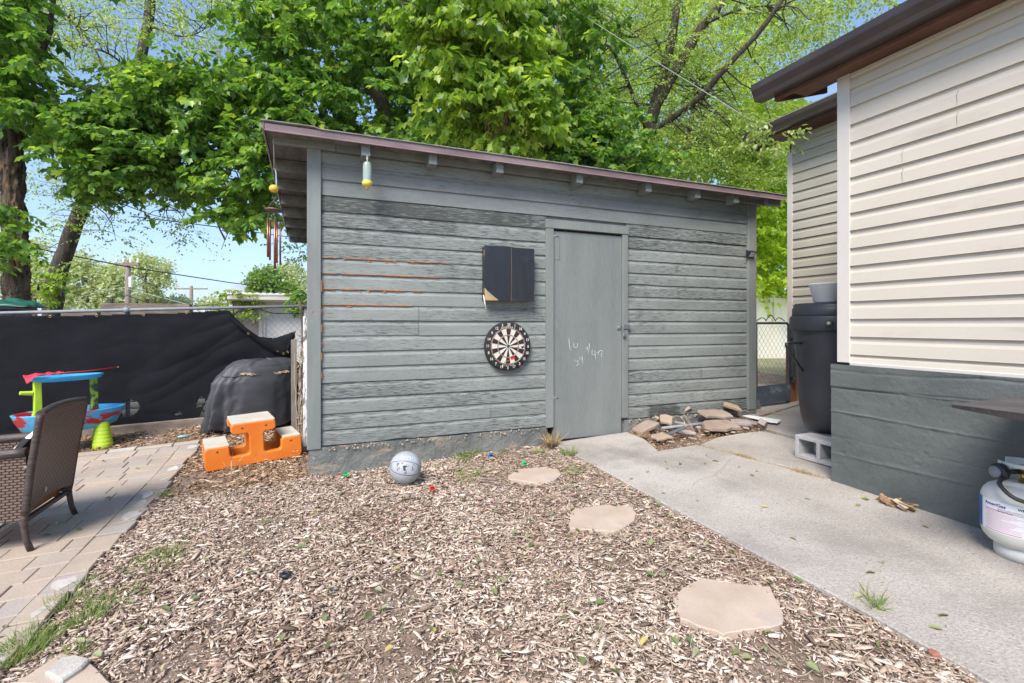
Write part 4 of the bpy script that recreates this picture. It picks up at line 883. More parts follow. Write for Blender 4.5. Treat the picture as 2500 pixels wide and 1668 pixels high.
# second strip of black netting along the rail at the right
b=MB(); S2=[(575,762),(600,760),(632,752),(640,757),(665,765),(700,766),(735,765)]
b.tube([atY(*lerpc(S2,t/30),FY+.02) for t in range(31)],.016,6,flat=.4); obj('netting_strip',b,m_screen,screen)
# timber edging at fence foot
b=MB()
for (xa,xb,dz) in ((-5.4,-2.9,0),(-2.88,-1.05,.01),(-1.03,-.12,.0)):
    b.hexa([(xa,6.47,.0-.05),(xb,6.47,.0-.05),(xb,6.53,-.05),(xa,6.53,-.05)],[(xa,6.47,gh(xa,6.5)+.075+dz),(xb,6.47,gh(xb,6.5)+.075+dz),(xb,6.53,gh(xb,6.5)+.075+dz),(xa,6.53,gh(xa,6.5)+.075+dz)])
tag(obj('timber_edging',b,m_oldwood,bevel=.006,seg=1,origin=(-2,6.5,0)),'low brown timber board edging along the foot of the fence','edging')
# things just behind the fence
b=MB()
for k in range(6):
    z=-.08+k*.085; b.prism([(-5,7.18,z),(-5,7.15,z+.03),(-5,7.15,z+.075),(-5,7.18,z+.082)],(4.7,0,0))
b.box(-5,-.3,7.18,7.20,-.1,.44)
tag(obj('ribbed_panel',b,m_whmetal,origin=(-2,6.78,0)),'white ribbed metal panel seen through the holes of the black screen','panel')
ws=thing('white_shed','low white metal shed with a ribbed roof beyond the chain link fence','shed',(1,9.6,0))
b=MB(); b.box(-.88,3.6,9.5,11.5,-.1,1.64); b.m=1; b.box(-1.32,-.88,9.62,11.5,-.1,1.64); obj('wall',b,[mat('chalky_white_wall',(.62,.61,.60),(.70,.69,.68),scale=2,rough=.6),mat('brownish_wall',(.20,.17,.17),(.28,.25,.25),scale=2,rough=.8)],ws)
b=MB(); b.box(-.90,-.84,9.485,9.499,-.1,1.63); b.box(-.80,-.79,9.485,9.499,-.1,1.63); obj('door_trim',b,m_post,ws)
b=MB(); b.box(-1.32,3.7,9.20,9.24,1.60,1.70); b.box(-1.32,3.7,9.24,9.5,1.60,1.615)
for k in range(52):
    x=-1.34+k*.1; b.prism([(x,9.16,1.712),(x+.03,9.16,1.735),(x+.06,9.16,1.735),(x+.09,9.16,1.712)],(0,2.4,.12))
b.hexa([(-1.34,9.16,1.70),(3.75,9.16,1.70),(3.75,11.6,1.82),(-1.34,11.6,1.82)],[(-1.34,9.16,1.712),(3.75,9.16,1.712),(3.75,11.6,1.832),(-1.34,11.6,1.832)])
obj('roof',b,m_whmetal,ws)
b=MB(); b.box(-1.33,3.7,9.14,9.20,1.615,1.66); obj('gutter',b,mat('cream_gutter',(.66,.62,.50),rough=.5),ws)
for (px,py,lab) in ((718,866,'broken grey upright board beside the grill cover and shed corner'),):
    p=atY(px,830,5.9); b=MB(); b.hexa([(p.x-.028,5.9,-.1),(p.x+.03,5.9,-.1),(p.x+.03,5.925,-.1),(p.x-.028,5.925,-.1)],[(p.x-.032,5.9,p.z),(p.x+.026,5.9,p.z+.012),(p.x+.026,5.925,p.z+.012),(p.x-.032,5.925,p.z)])
    tag(obj('upright_board',b,m_oldwoodv,bevel=.002,seg=1,origin=(p.x,5.9,0)),lab,'board')
m_peel=mat('peeling_white_paint',(.62,.63,.62),(.70,.71,.71),scale=5,rough=.8,spots=[((.16,.14,.12),20,(1,1,.4),.5,.08),((.28,.38,.45),14,(1,1,.5),.68,.04)],bump=.5,bscale=30)
b=MB(); p=atY(743,800,5.2); b.box(p.x-.012,p.x+.03,5.2,5.24,-.1,1.28); tag(obj('white_post',b,m_peel,bevel=.003,seg=1,origin=(p.x,5.2,0)),'thin post with peeling white paint between grill cover and shed corner','post')
b=MB()
for k in range(14):
    x=p.x-.03+rnd(-.03,.02); P=[(x,5.45,0)]; z=0
    while z<1.3*rnd(.4,1): z+=.1; x+=rnd(-.02,.02); P.append((x,5.45+rnd(-.02,.02),z))
    if len(P)>2: b.tube(P,.003,4,False)
dv=thing('dead_vine','dry brown vine stems climbing beside the peeling white post','vine',(p.x-.05,5.45,0))
obj('stems',b,m_twig,dv)
P=np.array([(p.x-.03+rnd(-.035,.02),5.45+rnd(-.04,.04),rnd(0,1.15)) for _ in range(200)])
VF=leaves(P,RNG.normal(0,1,P.shape),RNG.normal(0,1,P.shape),RNG.uniform(.012,.03,len(P)),TE,FE); np_mesh('dry_leaves',VF[0],VF[1],m_chip2,dv)
b=MB(); q=atY(738,735,6.45); b.tube([(q.x,6.45,.6),(q.x+.02,6.45,1.1),(q.x-.03,6.45,1.48),(q.x-.035,6.45,q.z)],[.022,.02,.015,.010],7); tag(obj('branch_stub',b,m_bark,origin=(q.x,6.45,.6)),'short reddish brown branch standing up beside the shed corner at the fence rail','branch')
# green tarp on a grey bin behind the fence, far left
bn=thing('storage_bin','grey storage bin behind the fence at the left edge','bin',(-3.2,7.05,0)); c=atY(14,800,7.0)
b=MB(); b.box(c.x-.5,c.x+.13,6.85,7.25,-.1,1.36); obj('body',b,m_dkmetal,bn,bevel=.02); b=MB(); b.box(c.x-.53,c.x+.16,6.82,7.28,1.36,1.385); obj('lid',b,m_galv,bn,bevel=.008)
m_tarp=mat('green_tarp',(.01,.07,.045),(.02,.11,.075),scale=5,rough=.4)
b=MB(); b.grid(lambda u,v:(c.x-.55+.82*u,6.78+.5*v,1.388+.085*abs(math.sin(3.14*u))**.4*math.sin(3.14*v)**.5*(1+.8*mn.noise(Vector((u*7,v*7,1))))),40,24); tag(obj('tarp',b,m_tarp,origin=(c.x,7,1.39),solid=.004),'crumpled green tarp lying on the grey bin','tarp')
b=MB(); q=atY(370,744,7.4); b.box(q.x-.5,q.x+.42,7.35,7.5,1.30,q.z+.012); b.box(q.x-.9,q.x-.55,7.4,7.6,1.2,1.37); tag(obj('plank_stack',b,m_oldwood,bevel=.004,seg=1,origin=(q.x,7.4,1.2)),'weathered planks lying just behind the fence rail','planks')
# ---------- utility poles and wires
def pole(px,ptop,Z,r,cross,lab):
    t=pt(px,ptop,Z); g=thing('utility_pole',lab,'pole',(t.x,t.y,0),'utility poles beyond the fence'); b=MB(); b.tube([(t.x,t.y,-1),(t.x,t.y,t.z)],[r*1.2,r*.85],10); obj('pole',b,m_oldwoodv,g)
    b=MB(); b.obox((t.x,t.y-.1,t.z-cross[1]),(cross[0],.12,.14),Matrix.Rotation(math.radians(-20),3,'Z')); obj('crossarm',b,m_oldwood,g)
    for k in range(4):
        b=MB(); o=Matrix.Rotation(math.radians(-20),3,'Z')@Vector(((k-1.5)*cross[0]*.3,0,0)); b.lathe([(.05,0),(.07,.08),(.04,.14),(.06,.2),(.02,.24)],Vector((t.x,t.y-.1,t.z-cross[1]+.07))+o,8); obj('insulator',b,m_white,g)
    return g,t
g,t=pole(312,636,26,.14,(1.25,.22),'near wooden utility pole with a white transformer box')
q=pt(320,690,25.7); b=MB(); b.tube([(q.x-.02,q.y,q.z-.25),(q.x-.02,q.y,q.z+.30)],.085,14); obj('transformer',b,m_whmetal,g,bevel=.02)
pole(467,698,55,.2,(3.6,.35),'far utility pole with a long crossarm, nearer the shed')
m_cable=mat('black_cable',(.03,.03,.033),rough=.6); m_cablel=mat('pale_cable',(.30,.30,.31),rough=.5)
def wire(pts,r,m,lab,sag=.0,name='power_line'):
    P=[pt(*p) for p in pts]; out=[]
    for i in range(len(P)-1):
        for k in range(8):
            t=k/8; out.append(P[i].lerp(P[i+1],t)-Vector((0,0,sag*4*t*(1-t))))
    out.append(P[-1]); b=MB(); b.tube(out,r,6,False); return tag(obj(name,b,m,origin=out[0]),lab,'cable')
wire([(-250,540,13),(165,622,16),(312,652,18),(560,690,22),(770,716,26)],.022,m_cable,'black cable crossing low in the sky left of the shed')
wire([(320,528,14),(560,558,16),(700,578,19),(780,592,22)],.016,m_cable,'thin upper cable passing behind the wind chime')
wire([(-250,560,15),(0,578,17),(90,596,20),(165,612,24)],.016,m_cablel,'pale cable in front of the thick trunk')
wire([(140,738,24),(300,702,26),(520,760,24)],.018,m_cablel,'pale guy line rising to the near utility pole')
wire([(0,668,12),(312,720,18),(560,742,24)],.012,m_cablel,'pale service line below the black cable')
wire([(1320,-60,9),(1372,0,8.6),(1450,55,8.2),(1600,150,7.6),(1835,295,6.75)],.006,m_cablel,'pale overhead line to the back gutter of the house, lower of the pair')
wire([(1370,-60,9),(1425,0,8.6),(1500,50,8.2),(1650,160,7.6),(1840,300,6.75)],.008,m_cable,'dark overhead line to the back gutter of the house, upper of the pair')
# string lights
sp=[(-60,672,7.6),(110,690,7.9),(312,722,8.4),(520,742,9.0),(735,752,9.4)]
sl_=thing('string_lights','black string of bulbs hanging beyond the fence below the power cables','string lights',tuple(pt(*sp[2])))
P=[pt(*p) for p in sp]; out=[]
for i in range(4):
    for k in range(10): out.append(P[i].lerp(P[i+1],k/10)-Vector((0,0,.12*4*(k/10)*(1-k/10))))
b=MB(); b.tube(out,.006,5,False); obj('cord',b,m_cable,sl_)
for k in range(3,38,3):
    b=MB(); c=out[k]; b.lathe([(.009,0),(.012,-.03),(.022,-.06),(.020,-.085),(.0,-.10)],c,8); obj('bulb',b,m_black,sl_)
# hills
b=MB()
def hill(u,v):
    a=math.radians(-75+120*u); d=2600+1500*v; x=d*math.sin(a); y=d*math.cos(a)
    h=(60+230*max(0,mn.noise(Vector((a*4.2+8.3,0,0)))+.35)+60*mn.noise(Vector((a*17,v*3,1)))+26*mn.noise(Vector((a*55,v*9,1))))
    h*=math.sin(math.pi*min(1,v*.62)); px=CX+math.tan(a-YAW)*FPX if abs(a-YAW)<1.4 else -9999
    bump=math.exp(-((px-560)/70)**2)*150+math.exp(-((px-610)/50)**2)*110
    return (x,y,-10+.25*h+bump*math.sin(math.pi*min(1,v*.62))*(1+.25*mn.noise(Vector((a*60,v*6,2)))))
b.grid(hill,300,24); tag(obj('hills',b,mat('haze_tinted_rock',(.36,.37,.40),(.46,.46,.48),scale=.006,rough=1)),kind='structure')  # rock colour lightened to blue grey, haze painted in besides the volume
# ---------- gate, post, curb, fence beyond
gate=thing('garden_gate','short chain link garden gate with scrolled black wire top and dark metal kick panel','gate',(5.2,4.42,0))
GYp=4.42
a0=atY(1845,800,GYp); a1=atY(1925,800,GYp); gx0,gx1=a0.x,a1.x; gt=1.215; gb=.175
b=MB(); b.tube([(gx0,GYp,gt),(gx1-.03,GYp,gt),(gx1,GYp,gt-.03),(gx1,GYp,gb+.03),(gx1-.03,GYp,gb),(gx0,GYp,gb-.03)],.016,8); b.tube([(gx0+.01,GYp,gb-.03),(gx0+.01,GYp,gt)],.014,8); obj('frame',b,m_dkmetal,gate)
b=MB(); P=[]
for k in range(61):
    t=k/60; x=gx0+(gx1-gx0)*(.02+.86*t); hgt=.075*abs(math.sin(3*math.pi*t))**.8*(1-.75*abs(2*t-1))+.015; P.append((x,GYp,gt+.012+hgt))
b.tube(P,.006,6); obj('scroll_top',b,m_dkmetal,gate)
b=MB(); 
for fam in (1,-1):
    x=gx0-.8
    while x<gx1+.8:
        P=[(x+fam*k*.036,GYp+.002*fam,gb+.24+k*.048) for k in range(18)]; P=[p for p in P if gx0<p[0]<gx1 and p[2]<gt]
        if len(P)>1: b.tube(P,.0018,3,False)
        x+=.072
for k in range(0,20):
    x=gx0+.02+k*.036
    if x<gx1: b.tube([(x,GYp,gb-.01),(x+.018,GYp,gb+.03),(x+.036,GYp,gb-.01)],.0017,3,False)
obj('wire_mesh',b,m_wire,gate)
b=MB(); b.hexa([(gx0,GYp-.02,gb+.02),(gx1+.01,GYp-.02,gb+.05),(gx1+.01,GYp-.016,gb+.05),(gx0,GYp-.016,gb+.02)],[(gx0,GYp-.02,gb+.255),(gx1+.01,GYp-.02,gb+.275),(gx1+.01,GYp-.016,gb+.275),(gx0,GYp-.016,gb+.255)])
obj('kick_panel',b,mat('scuffed_blue_grey_sheet',(.07,.085,.11),(.10,.12,.145),scale=3,rough=.5,spots=[((.30,.33,.37),5,(1,1,1.4),.55,.16)]),gate)
for zz in (.52,1.02):
    b=MB(); b.box(gx1-.01,gx1+.05,GYp-.03,GYp-.018,zz,zz+.03); obj('hinge',b,m_dkmetal,gate,bevel=.003)
p=atY(1939,900,4.40); b=MB(); b.box(p.x-.03,p.x+.035,4.40,4.45,.45,1.28); 
gp_=thing('gate_post','dark metal gate post fixed to a short brown timber beside the rain barrel','post',(p.x,4.42,0)); obj('metal_plate',b,m_dkmetal,gp_,bevel=.003,seg=1)
for zz in (.5,.72,.9): b=MB(); b.ball((p.x,4.397,zz),.010,8,(1,.4,1)); obj('bolt',b,m_galv,gp_)
b=MB(); b.box(p.x-.03,p.x+.14,4.455,4.50,.16,.90); obj('brown_timber',b,mat('reddish_timber',(.22,.085,.035),(.32,.14,.06),scale=5,stretch=(3,3,.5),rough=.7,bump=.3,bscale=20,bstretch=(8,8,1),spots=[((.10,.04,.02),14,(1,1,.6),.66,.04)]),gp_,bevel=.004)
b=MB(); b.box(p.x-.06,6.4,4.36,4.50,.02,.155); tag(obj('kerb_timber',b,m_oldwood,bevel=.01,origin=(5.9,4.4,0)),'pale timber kerb at the foot of the brown gate timber','kerb')
vf=thing('vinyl_fence','tall cream vinyl privacy fence beyond the garden gate','fence',(9,9.7,0)); VY=9.6; m_vf=mat('cream_vinyl_fence',(.88,.83,.68),(.90,.86,.72),scale=2,rough=.45)
pp=atY(1892,800,VY)
b=MB()
for s in (-1,0,1):
    xa=pp.x+s*2.2+.07; xb=xa+2.06
    k=0
    while k*.172<2.06-.01: b.box(xa+k*.172,xa+k*.172+.168,VY+.01,VY+.035,.2,1.80); k+=1
obj('panel',b,m_vf,vf,bevel=.004,seg=1)
b=MB()
for s in (-1,0,1):
    xa=pp.x+s*2.2+.07; b.box(xa,xa+2.06,VY-.01,VY+.055,1.80,1.93); b.box(xa,xa+2.06,VY-.01,VY+.055,.12,.24)
obj('rail',b,m_vf,vf,bevel=.005,seg=1)
for s in (-1,0,1,2):
    x=pp.x+s*2.2; b=MB(); b.box(x-.065,x+.065,VY-.03,VY+.09,-.1,2.02); b.hexa([(x-.075,VY-.04,2.02),(x+.075,VY-.04,2.02),(x+.075,VY+.10,2.02),(x-.075,VY+.10,2.02)],[(x-.01,VY+.02,2.07),(x+.01,VY+.02,2.07),(x+.01,VY+.04,2.07),(x-.01,VY+.04,2.07)]); obj('post',b,m_vf,vf,bevel=.004,seg=1)
nb_=thing('neighbour_house','pale grey neighbouring house glimpsed above the vinyl fence','house',(13,19,0))
b=MB(); b.box(8,17,18,24,-.2,3.6); obj('wall',b,mat('grey_render',(.50,.52,.55),rough=.8),nb_); b=MB(); b.prism([(7.6,17.6,3.6),(17.4,17.6,3.6),(12.5,17.6,5.6)],(0,6.8,0)); obj('roof',b,m_shingle,nb_)
for x in (9.3,11.4,14): b=MB(); b.box(x,x+.9,17.97,17.995,1.4,2.7); obj('window',b,m_black,nb_)
# ---------- rain barrel on a cinder block
m_cinder=mat('cinder_block',(.36,.35,.345),(.46,.45,.44),scale=9,rough=.95,bump=.9,bscale=90,bdist=.006,fine=(.25,140,(1,1,1)))
cbz=gh(3.8,2.65)+.012
cb=MB(); X0,X1,Y0,Y1=3.725,3.915,2.46,2.86; w=.032
for (ya,yb) in ((Y0,Y0+w),((Y0+Y1)/2-w/2,(Y0+Y1)/2+w/2),(Y1-w,Y1)): cb.box(X0,X1,ya,yb,cbz+.001,cbz+.189)
cb.box(X0+.0005,X1,Y0+.0005,Y1-.0005,cbz,cbz+w); cb.box(X0+.0005,X1,Y0+.0005,Y1-.0005,cbz+.19-w,cbz+.19)
tag(obj('cinder_block',cb,m_cinder,bevel=.004,seg=1,origin=(3.82,2.66,cbz)),'grey two hole cinder block under the near side of the black barrel','block')
cb=MB(); cb.box(4.30,4.49,2.46,2.86,cbz,cbz+.19); tag(obj('cinder_block',cb,m_cinder,bevel=.006,seg=1,origin=(4.4,2.66,cbz)),'rear grey cinder block under the black barrel, nearer the house wall','block')
bx,by,bz=4.14,2.82,cbz+.192
rb=thing('rain_barrel','tall black plastic rain barrel standing on a cinder block at the house corner','barrel',(bx,by,bz))
b=MB(); b.lathe([(.0,0),(.19,0),(.208,.015),(.228,.07),(.243,.14),(.256,.26),(.276,.58),(.292,.86),(.296,.90)],(bx,by,bz),48); obj('body',b,m_black,rb)
b=MB(); b.lathe([(.300,.86),(.318,.865),(.322,.88),(.322,.98),(.316,.99),(.300,.992)],(bx,by,bz),48,cap=False); obj('collar',b,m_black,rb)
b=MB(); b.lathe([(.305,.985),(.308,1.0),(.306,1.055),(.298,1.065),(.292,1.075),(.286,1.098),(.20,1.102),(.0,1.102)],(bx,by,bz),48); obj('lid',b,m_black,rb)
d=Vector((-math.cos(.52),-math.sin(.52),0))
b=MB(); c=Vector((bx,by,bz+.93))+d*.315; b.tube([c,c+d*.05],.026,14); b.tube([c+d*.02,c+d*.055],.018,12); obj('spout',b,m_black,rb); b=MB(); b.tube([c+d*.051,c+d*.057],.013,12); obj('spout_bore',b,mat('pale_fitting',(.35,.33,.22),rough=.5),rb)
b=MB(); 
for q0 in (2.86,): 
    e=Vector((math.cos(q0),math.sin(q0),0)); c=Vector((bx,by,bz)); f=Vector((-e.y,e.x,0))
    P=[c+e*.29+Vector((0,0,.76)),c+e*.40+Vector((0,0,.765)),c+e*.435+Vector((0,0,.755)),c+e*.435+Vector((0,0,.735)),c+e*.28+Vector((0,0,.52))]; b.tube(P,.010,8)
obj('handle',b,m_black,rb)
b=MB(); q=2.62; 
for zz in (.4,): 
    b.tube([Vector((bx,by,bz))+Vector((math.cos(3.9),math.sin(3.9),0))*(.262+.085*z)+Vector((0,0,z)) for z in (.2,.4,.6,.84)],.004,5)
obj('mould_seam',b,m_black,rb)
b=MB(); b.lathe([(.0,.0),(.085,.0),(.10,.01),(.135,.155),(.142,.158),(.142,.165),(.128,.165),(.093,.02),(0,.015)],(bx-.06,by+.01,bz+1.103),36); tag(obj('white_bucket',b,m_white,origin=(bx-.06,by,bz+1.103)),'white plastic bowl shaped bucket on the lid of the black barrel','bucket')
# hook on siding
q=atX(2052,640,5.86); b=MB(); b.tube([(5.87,q.y,q.z),(5.83,q.y-.01,q.z),(5.82,q.y,q.z+.03)],.006,6); tag(obj('wall_hook',b,m_black,origin=tuple(q)),'small black hook on the back siding above the bucket','hook')
# ---------- dart board
m_dk=mat('sisal_black',(.018,.018,.018),(.03,.03,.03),scale=60,rough=.9,spots=[((.10,.09,.08),30,(1,1,1),.7,.03)]); m_cr=mat('sisal_cream',(.62,.55,.44),(.70,.63,.52),scale=50,rough=.9); m_rd=mat('sisal_red',(.42,.02,.04),rough=.85); m_gn=mat('sisal_green',(.01,.10,.06),rough=.85)
m_num=mat('cream_number',(.72,.66,.55),rough=.7)
dc=atY(1240.8,845.6,4.148); DY=4.148; R=.2255
db=thing('dart_board','round black and cream dartboard with red and green rings beside the door','dartboard',(dc.x,4.19,dc.z-R))
def dp(x,z,y=0): return (dc.x+x,DY+y,dc.z+z)
b=MB(); rot=Matrix.Rotation(math.pi/2,3,'X'); b.lathe([(0,.0),(R-.006,0),(R,-.004),(R+.001,-.030),(R-.004,-.038),(0,-.038)],(dc.x,DY,dc.z),72,rot); obj('board',b,[m_dk],db)
b=MB(); rr=[.0064,.0159,.099,.107,.162,.170]; tl=math.radians(-1.5)
for k in range(20):
    a0=math.pi/2-math.pi/20+k*math.pi/10+tl; dark=(k%2==0)
    for (r0,r1,mi) in ((rr[1],rr[2],0 if dark else 1),(rr[2],rr[3],2 if dark else 3),(rr[3],rr[4],0 if dark else 1),(rr[4],rr[5],2 if dark else 3)):
        b.m=mi; n=5
        for q in range(n):
            t0,t1=a0+math.pi/10*q/n,a0+math.pi/10*(q+1)/n
            b.add([dp(r0*math.cos(t0),r0*math.sin(t0),-.0012),dp(r1*math.cos(t0),r1*math.sin(t0),-.0012),dp(r1*math.cos(t1),r1*math.sin(t1),-.0012),dp(r0*math.cos(t1),r0*math.sin(t1),-.0012)],[(0,1,2,3)])
for k in range(24):
    t0,t1=k*math.pi/12,(k+1)*math.pi/12; b.m=3
    b.add([dp(rr[0]*math.cos(t0),rr[0]*math.sin(t0),-.0012),dp(rr[1]*math.cos(t0),rr[1]*math.sin(t0),-.0012),dp(rr[1]*math.cos(t1),rr[1]*math.sin(t1),-.0012),dp(rr[0]*math.cos(t1),rr[0]*math.sin(t1),-.0012)],[(0,1,2,3)])
b.m=0; b.add([dp(rr[0]*math.cos(k*.5236),rr[0]*math.sin(k*.5236),-.0012) for k in range(12)],[tuple(range(12))])
obj('scoring_bed',b,[m_dk,m_cr,m_rd,m_gn],db)
b=MB()
for r in rr[1:]: b.tube([dp(r*math.cos(k*math.pi/30),r*math.sin(k*math.pi/30),-.002) for k in range(61)],.0009,4,False)
for k in range(20):
    a=math.pi/2-math.pi/20+k*math.pi/10+tl; b.tube([dp(rr[1]*math.cos(a),rr[1]*math.sin(a),-.002),dp(.178*math.cos(a),.178*math.sin(a),-.002)],.0009,4,False)
obj('wire_spider',b,mat('bright_wire',(.7,.72,.74),rough=.3,metal=.6),db)
nums=[20,1,18,4,13,6,10,15,2,17,3,19,7,16,8,11,14,9,12,5]
nbm=MB()
for i,nn in enumerate(nums):
    a=math.pi/2-i*math.pi/10+tl; cx,cz=.200*math.cos(a),.200*math.sin(a)
    t=text(str(nn),.036,None,None,lambda x,y:dp(cx+x,cz+y,-.0018),bold=.018,sx=.9); nbm.add(t.v,t.f)
obj('numbers',nbm,m_num,db)
def arc(word,r,size,flip,spread):
    bm_=MB(); n=len(word)
    for i,ch in enumerate(word):
        a=(math.pi/2-(i-(n-1)/2)*spread) if not flip else (-math.pi/2+(i-(n-1)/2)*spread)
        ro=a-math.pi/2 if not flip else a+math.pi/2
        t=text(ch,size,None,None,lambda x,y:dp(r*math.cos(a)+x*math.cos(ro)-y*math.sin(ro),r*math.sin(a)+x*math.sin(ro)+y*math.cos(ro),-.0016),bold=.02); bm_.add(t.v,t.f)
    return bm_
obj('maker_lettering',arc('NARWHAL',.178,.020,False,.118),m_num,db); obj('maker_lettering',arc('WINSTON',.181,.017,True,.10),m_num,db)
# darts
def dart(tip,dirv,m_fl,lab,roll=0,group='darts around the board',m_sh=None):
    d=Vector(dirv).normalized(); tip=Vector(tip); g=thing('dart',lab,'dart',tuple(tip),group); 
    b=MB(); b.tube([tip,tip+d*.03],[.0006,.0014],6); b.tube([tip+d*.03,tip+d*.034,tip+d*.078,tip+d*.082],[.002,.0036,.0036,.002],8); obj('barrel',b,m_brass,g)
    b=MB(); b.tube([tip+d*.082,tip+d*.118],.0022,6); obj('shaft',b,m_sh or m_fl,g)
    a=d.orthogonal().normalized(); 
    for k in range(4):
        q=a.copy(); q.rotate(Matrix.Rotation(roll+k*math.pi/2,3,d)); n=d.cross(q)*.0004
        b=MB(); o=[tip+d*.108+q*.001,tip+d*.118+q*.017,tip+d*.140+q*.020,tip+d*.150+q*.012,tip+d*.150+q*.001]; b.hexa([p-n for p in o],[p+n for p in o]); obj('flight',b,m_fl,g)
m_fr=mat('red_plastic',(.62,.025,.02),rough=.35); m_fb=mat('blue_plastic',(.02,.12,.42),rough=.35); m_fg=mat('green_plastic',(.02,.45,.14),rough=.35); m_fk=mat('black_white_flight',(.03,.03,.03),(.6,.6,.6),scale=60,rough=.4,lo=.5,hi=.55)
dart(dp(-.062,-.165,.004),(.52,-.62,.44),m_fr,'red flight dart stuck low in the dartboard',.3)
dart(dp(.050,-.012,.004),(.35,-.88,.05),m_fk,'black and white flight dart stuck right of the bullseye',.3)
def gdart(px,py,ang,m,lab,roll=.5):
    p=gp(px,py); z=p.z+.028; dart((p.x,p.y,z),(math.cos(ang),math.sin(ang),.08),m,lab,roll)
gdart(1178,1104,math.radians(150),m_fr,'red dart on the mulch close to the shed foundation',.2)
gdart(1158,1112,math.radians(160),m_fb,'blue dart in the grass tuft by the shed foundation')
gdart(1172,1130,math.radians(25),m_fb,'blue dart with black tip below the red one near the foundation',.2)
gdart(1250,1149,math.radians(15),m_fg,'green dart at the edge of the farthest flagstone',.3)
gdart(1092,1196,math.radians(200),m_fr,'red dart on the open mulch right of the ball',.2)
gdart(884,1163,math.radians(190),m_fg,'green dart on the mulch left of the ball')
for (px,py,lab) in ((1346,1097,'small black rubber ring by the door corner'),(698,1416,'small black rubber ring lying in the middle of the mulch')):
    p=gp(px,py); b=MB(); b.tube([(p.x+.021*math.cos(k*.5236),p.y+.021*math.sin(k*.5236),p.z+.028) for k in range(13)],.009,8,False); tag(obj('rubber_ring',b,m_black,origin=tuple(p)),lab,'ring')
# ---------- cabinet
cx0,cx1,cy0,cz0,cz1=1.414,1.894,4.1,1.413,1.908
m_cab=mat('black_veneer',(.012,.0135,.019),(.020,.022,.030),scale=3,stretch=(8,8,1),rough=.38,spec=.6,bump=.3,bscale=40,bstretch=(6,6,.4),fine=(.25,30,(10,10,.5)),spots=[((.09,.095,.12),3,(1,1,1),.56,.25),((.20,.21,.24),26,(1,1,1),.73,.03)])
m_raw=mat('raw_fibreboard',(.42,.27,.12),(.50,.34,.17),scale=20,rough=.85)
cab=thing('dart_cabinet','closed black wooden dartboard cabinet with a peeling lower corner on the shed wall','cabinet',(1.65,4.19,cz0))
b=MB(); b.box(cx0+.004,cx1-.004,cy0+.018,4.197,cz0+.004,cz1-.006); obj('case',b,m_cab,cab,bevel=.002,seg=1)
b=MB(); b.box(cx0-.004,cx0+.252,cy0,cy0+.015,cz0+.002,cz1); b.m=1; b.box(cx0-.002,cx0+.25,cy0+.0152,cy0+.0178,cz0+.003,cz1-.002); 
n=Vector((0,-.0012,0)); cvx=[(cx0-.004,cz0+.09)]+[(cx0-.004+.10*(1-math.cos(t)),cz0+.09-.088*math.sin(t)) for t in (.35,.7,1.05,1.4,1.571)]
o=[(x,cy0-.0004,z) for x,z in [(cx0-.0038,cz0+.0022)]+[(cx0+.11,cz0+.0022)]+[(cx0-.0038+.125*math.cos(math.pi/2*k/8)**2.2,cz0+.002+.10*math.sin(math.pi/2*k/8)**2.2) for k in range(1,9)]]
b.prism(o,(0,-.0012,0)); obj('door',b,[m_cab,m_raw],cab)
b=MB(); b.box(cx0+.257,cx1+.004,cy0,cy0+.015,cz0+.002,cz1-.004); b.m=1; b.box(cx0+.252,cx0+.2565,cy0+.004,cy0+.015,cz0-.004,cz1-.01); b.box(cx0+.28,cx1,cy0+.002,cy0+.013,cz1-.0035,cz1-.001); obj('door',b,[m_cab,m_raw],cab)
b=MB(); pk=[(cx0-.0038+.128*math.cos(math.pi/2*k/8)**2.2,cy0-.004,cz0+.004+.103*math.sin(math.pi/2*k/8)**2.2) for k in range(9)]; b.tube(pk,.002,5); b.tube([(cx0-.012,cy0+.012,cz0+.05),(cx0-.006,cy0+.004,cz0-.02),(cx0+.012,cy0,cz0-.075)],.0028,5); b.tube([(cx0-.010,cy0+.012,cz0+.05),(cx0+.002,cy0+.004,cz0-.03),(cx0+.006,cy0,cz0-.07)],.0022,5); obj('peeling_edge_strip',b,m_white,cab)
for z in (cz0+.06,cz1-.09):
    for x in (cx0-.010,cx1+.004): b=MB(); b.box(x,x+.008,cy0+.004,cy0+.022,z,z+.05); obj('hinge',b,m_brass,cab,bevel=.001,seg=1)
b=MB(); b.obox((cx0+.14,cy0+.06,cz1+.006),(.05,.012,.014),Matrix.Rotation(.4,3,'Z')); tag(obj('dart_case',b,m_black,bevel=.003,origin=(cx0+.14,cy0+.06,cz1)),'tiny dark bits lying on top of the black cabinet','case')
# ---------- wasp trap
wt=atY(896.5,462,4.02); tr=thing('wasp_trap','clear green tinted wasp trap with yellow base hanging from the shed eave','wasp trap',(wt.x,wt.y,wt.z))
b=MB(); b.lathe([(.031,.045),(.0335,.06),(.0335,.185),(.030,.203),(.022,.214),(.0,.217)],(wt.x,wt.y,wt.z),28); b.lathe([(.0,.13),(.022,.062)],(wt.x,wt.y,wt.z),20,cap=False); obj('tube',b,mat('clear_green_plastic',(.62,.74,.66),rough=.18,trans=.55,spec=.5),tr)
b=MB(); b.lathe([(0,0),(.012,0),(.0125,.016),(.030,.024),(.039,.034),(.040,.058),(.036,.062),(.0,.062)],(wt.x,wt.y,wt.z),24); obj('base',b,mat('yellow_plastic',(.72,.60,.08),rough=.35),tr)
b=MB(); b.tube([(wt.x,wt.y,wt.z+.215),(wt.x-.004,wt.y,wt.z+.25),(wt.x,wt.y,wt.z+.27),(wt.x+.005,wt.y,wt.z+.25),(wt.x+.001,wt.y,wt.z+.216)],.0022,5); obj('hanger',b,m_white,tr)
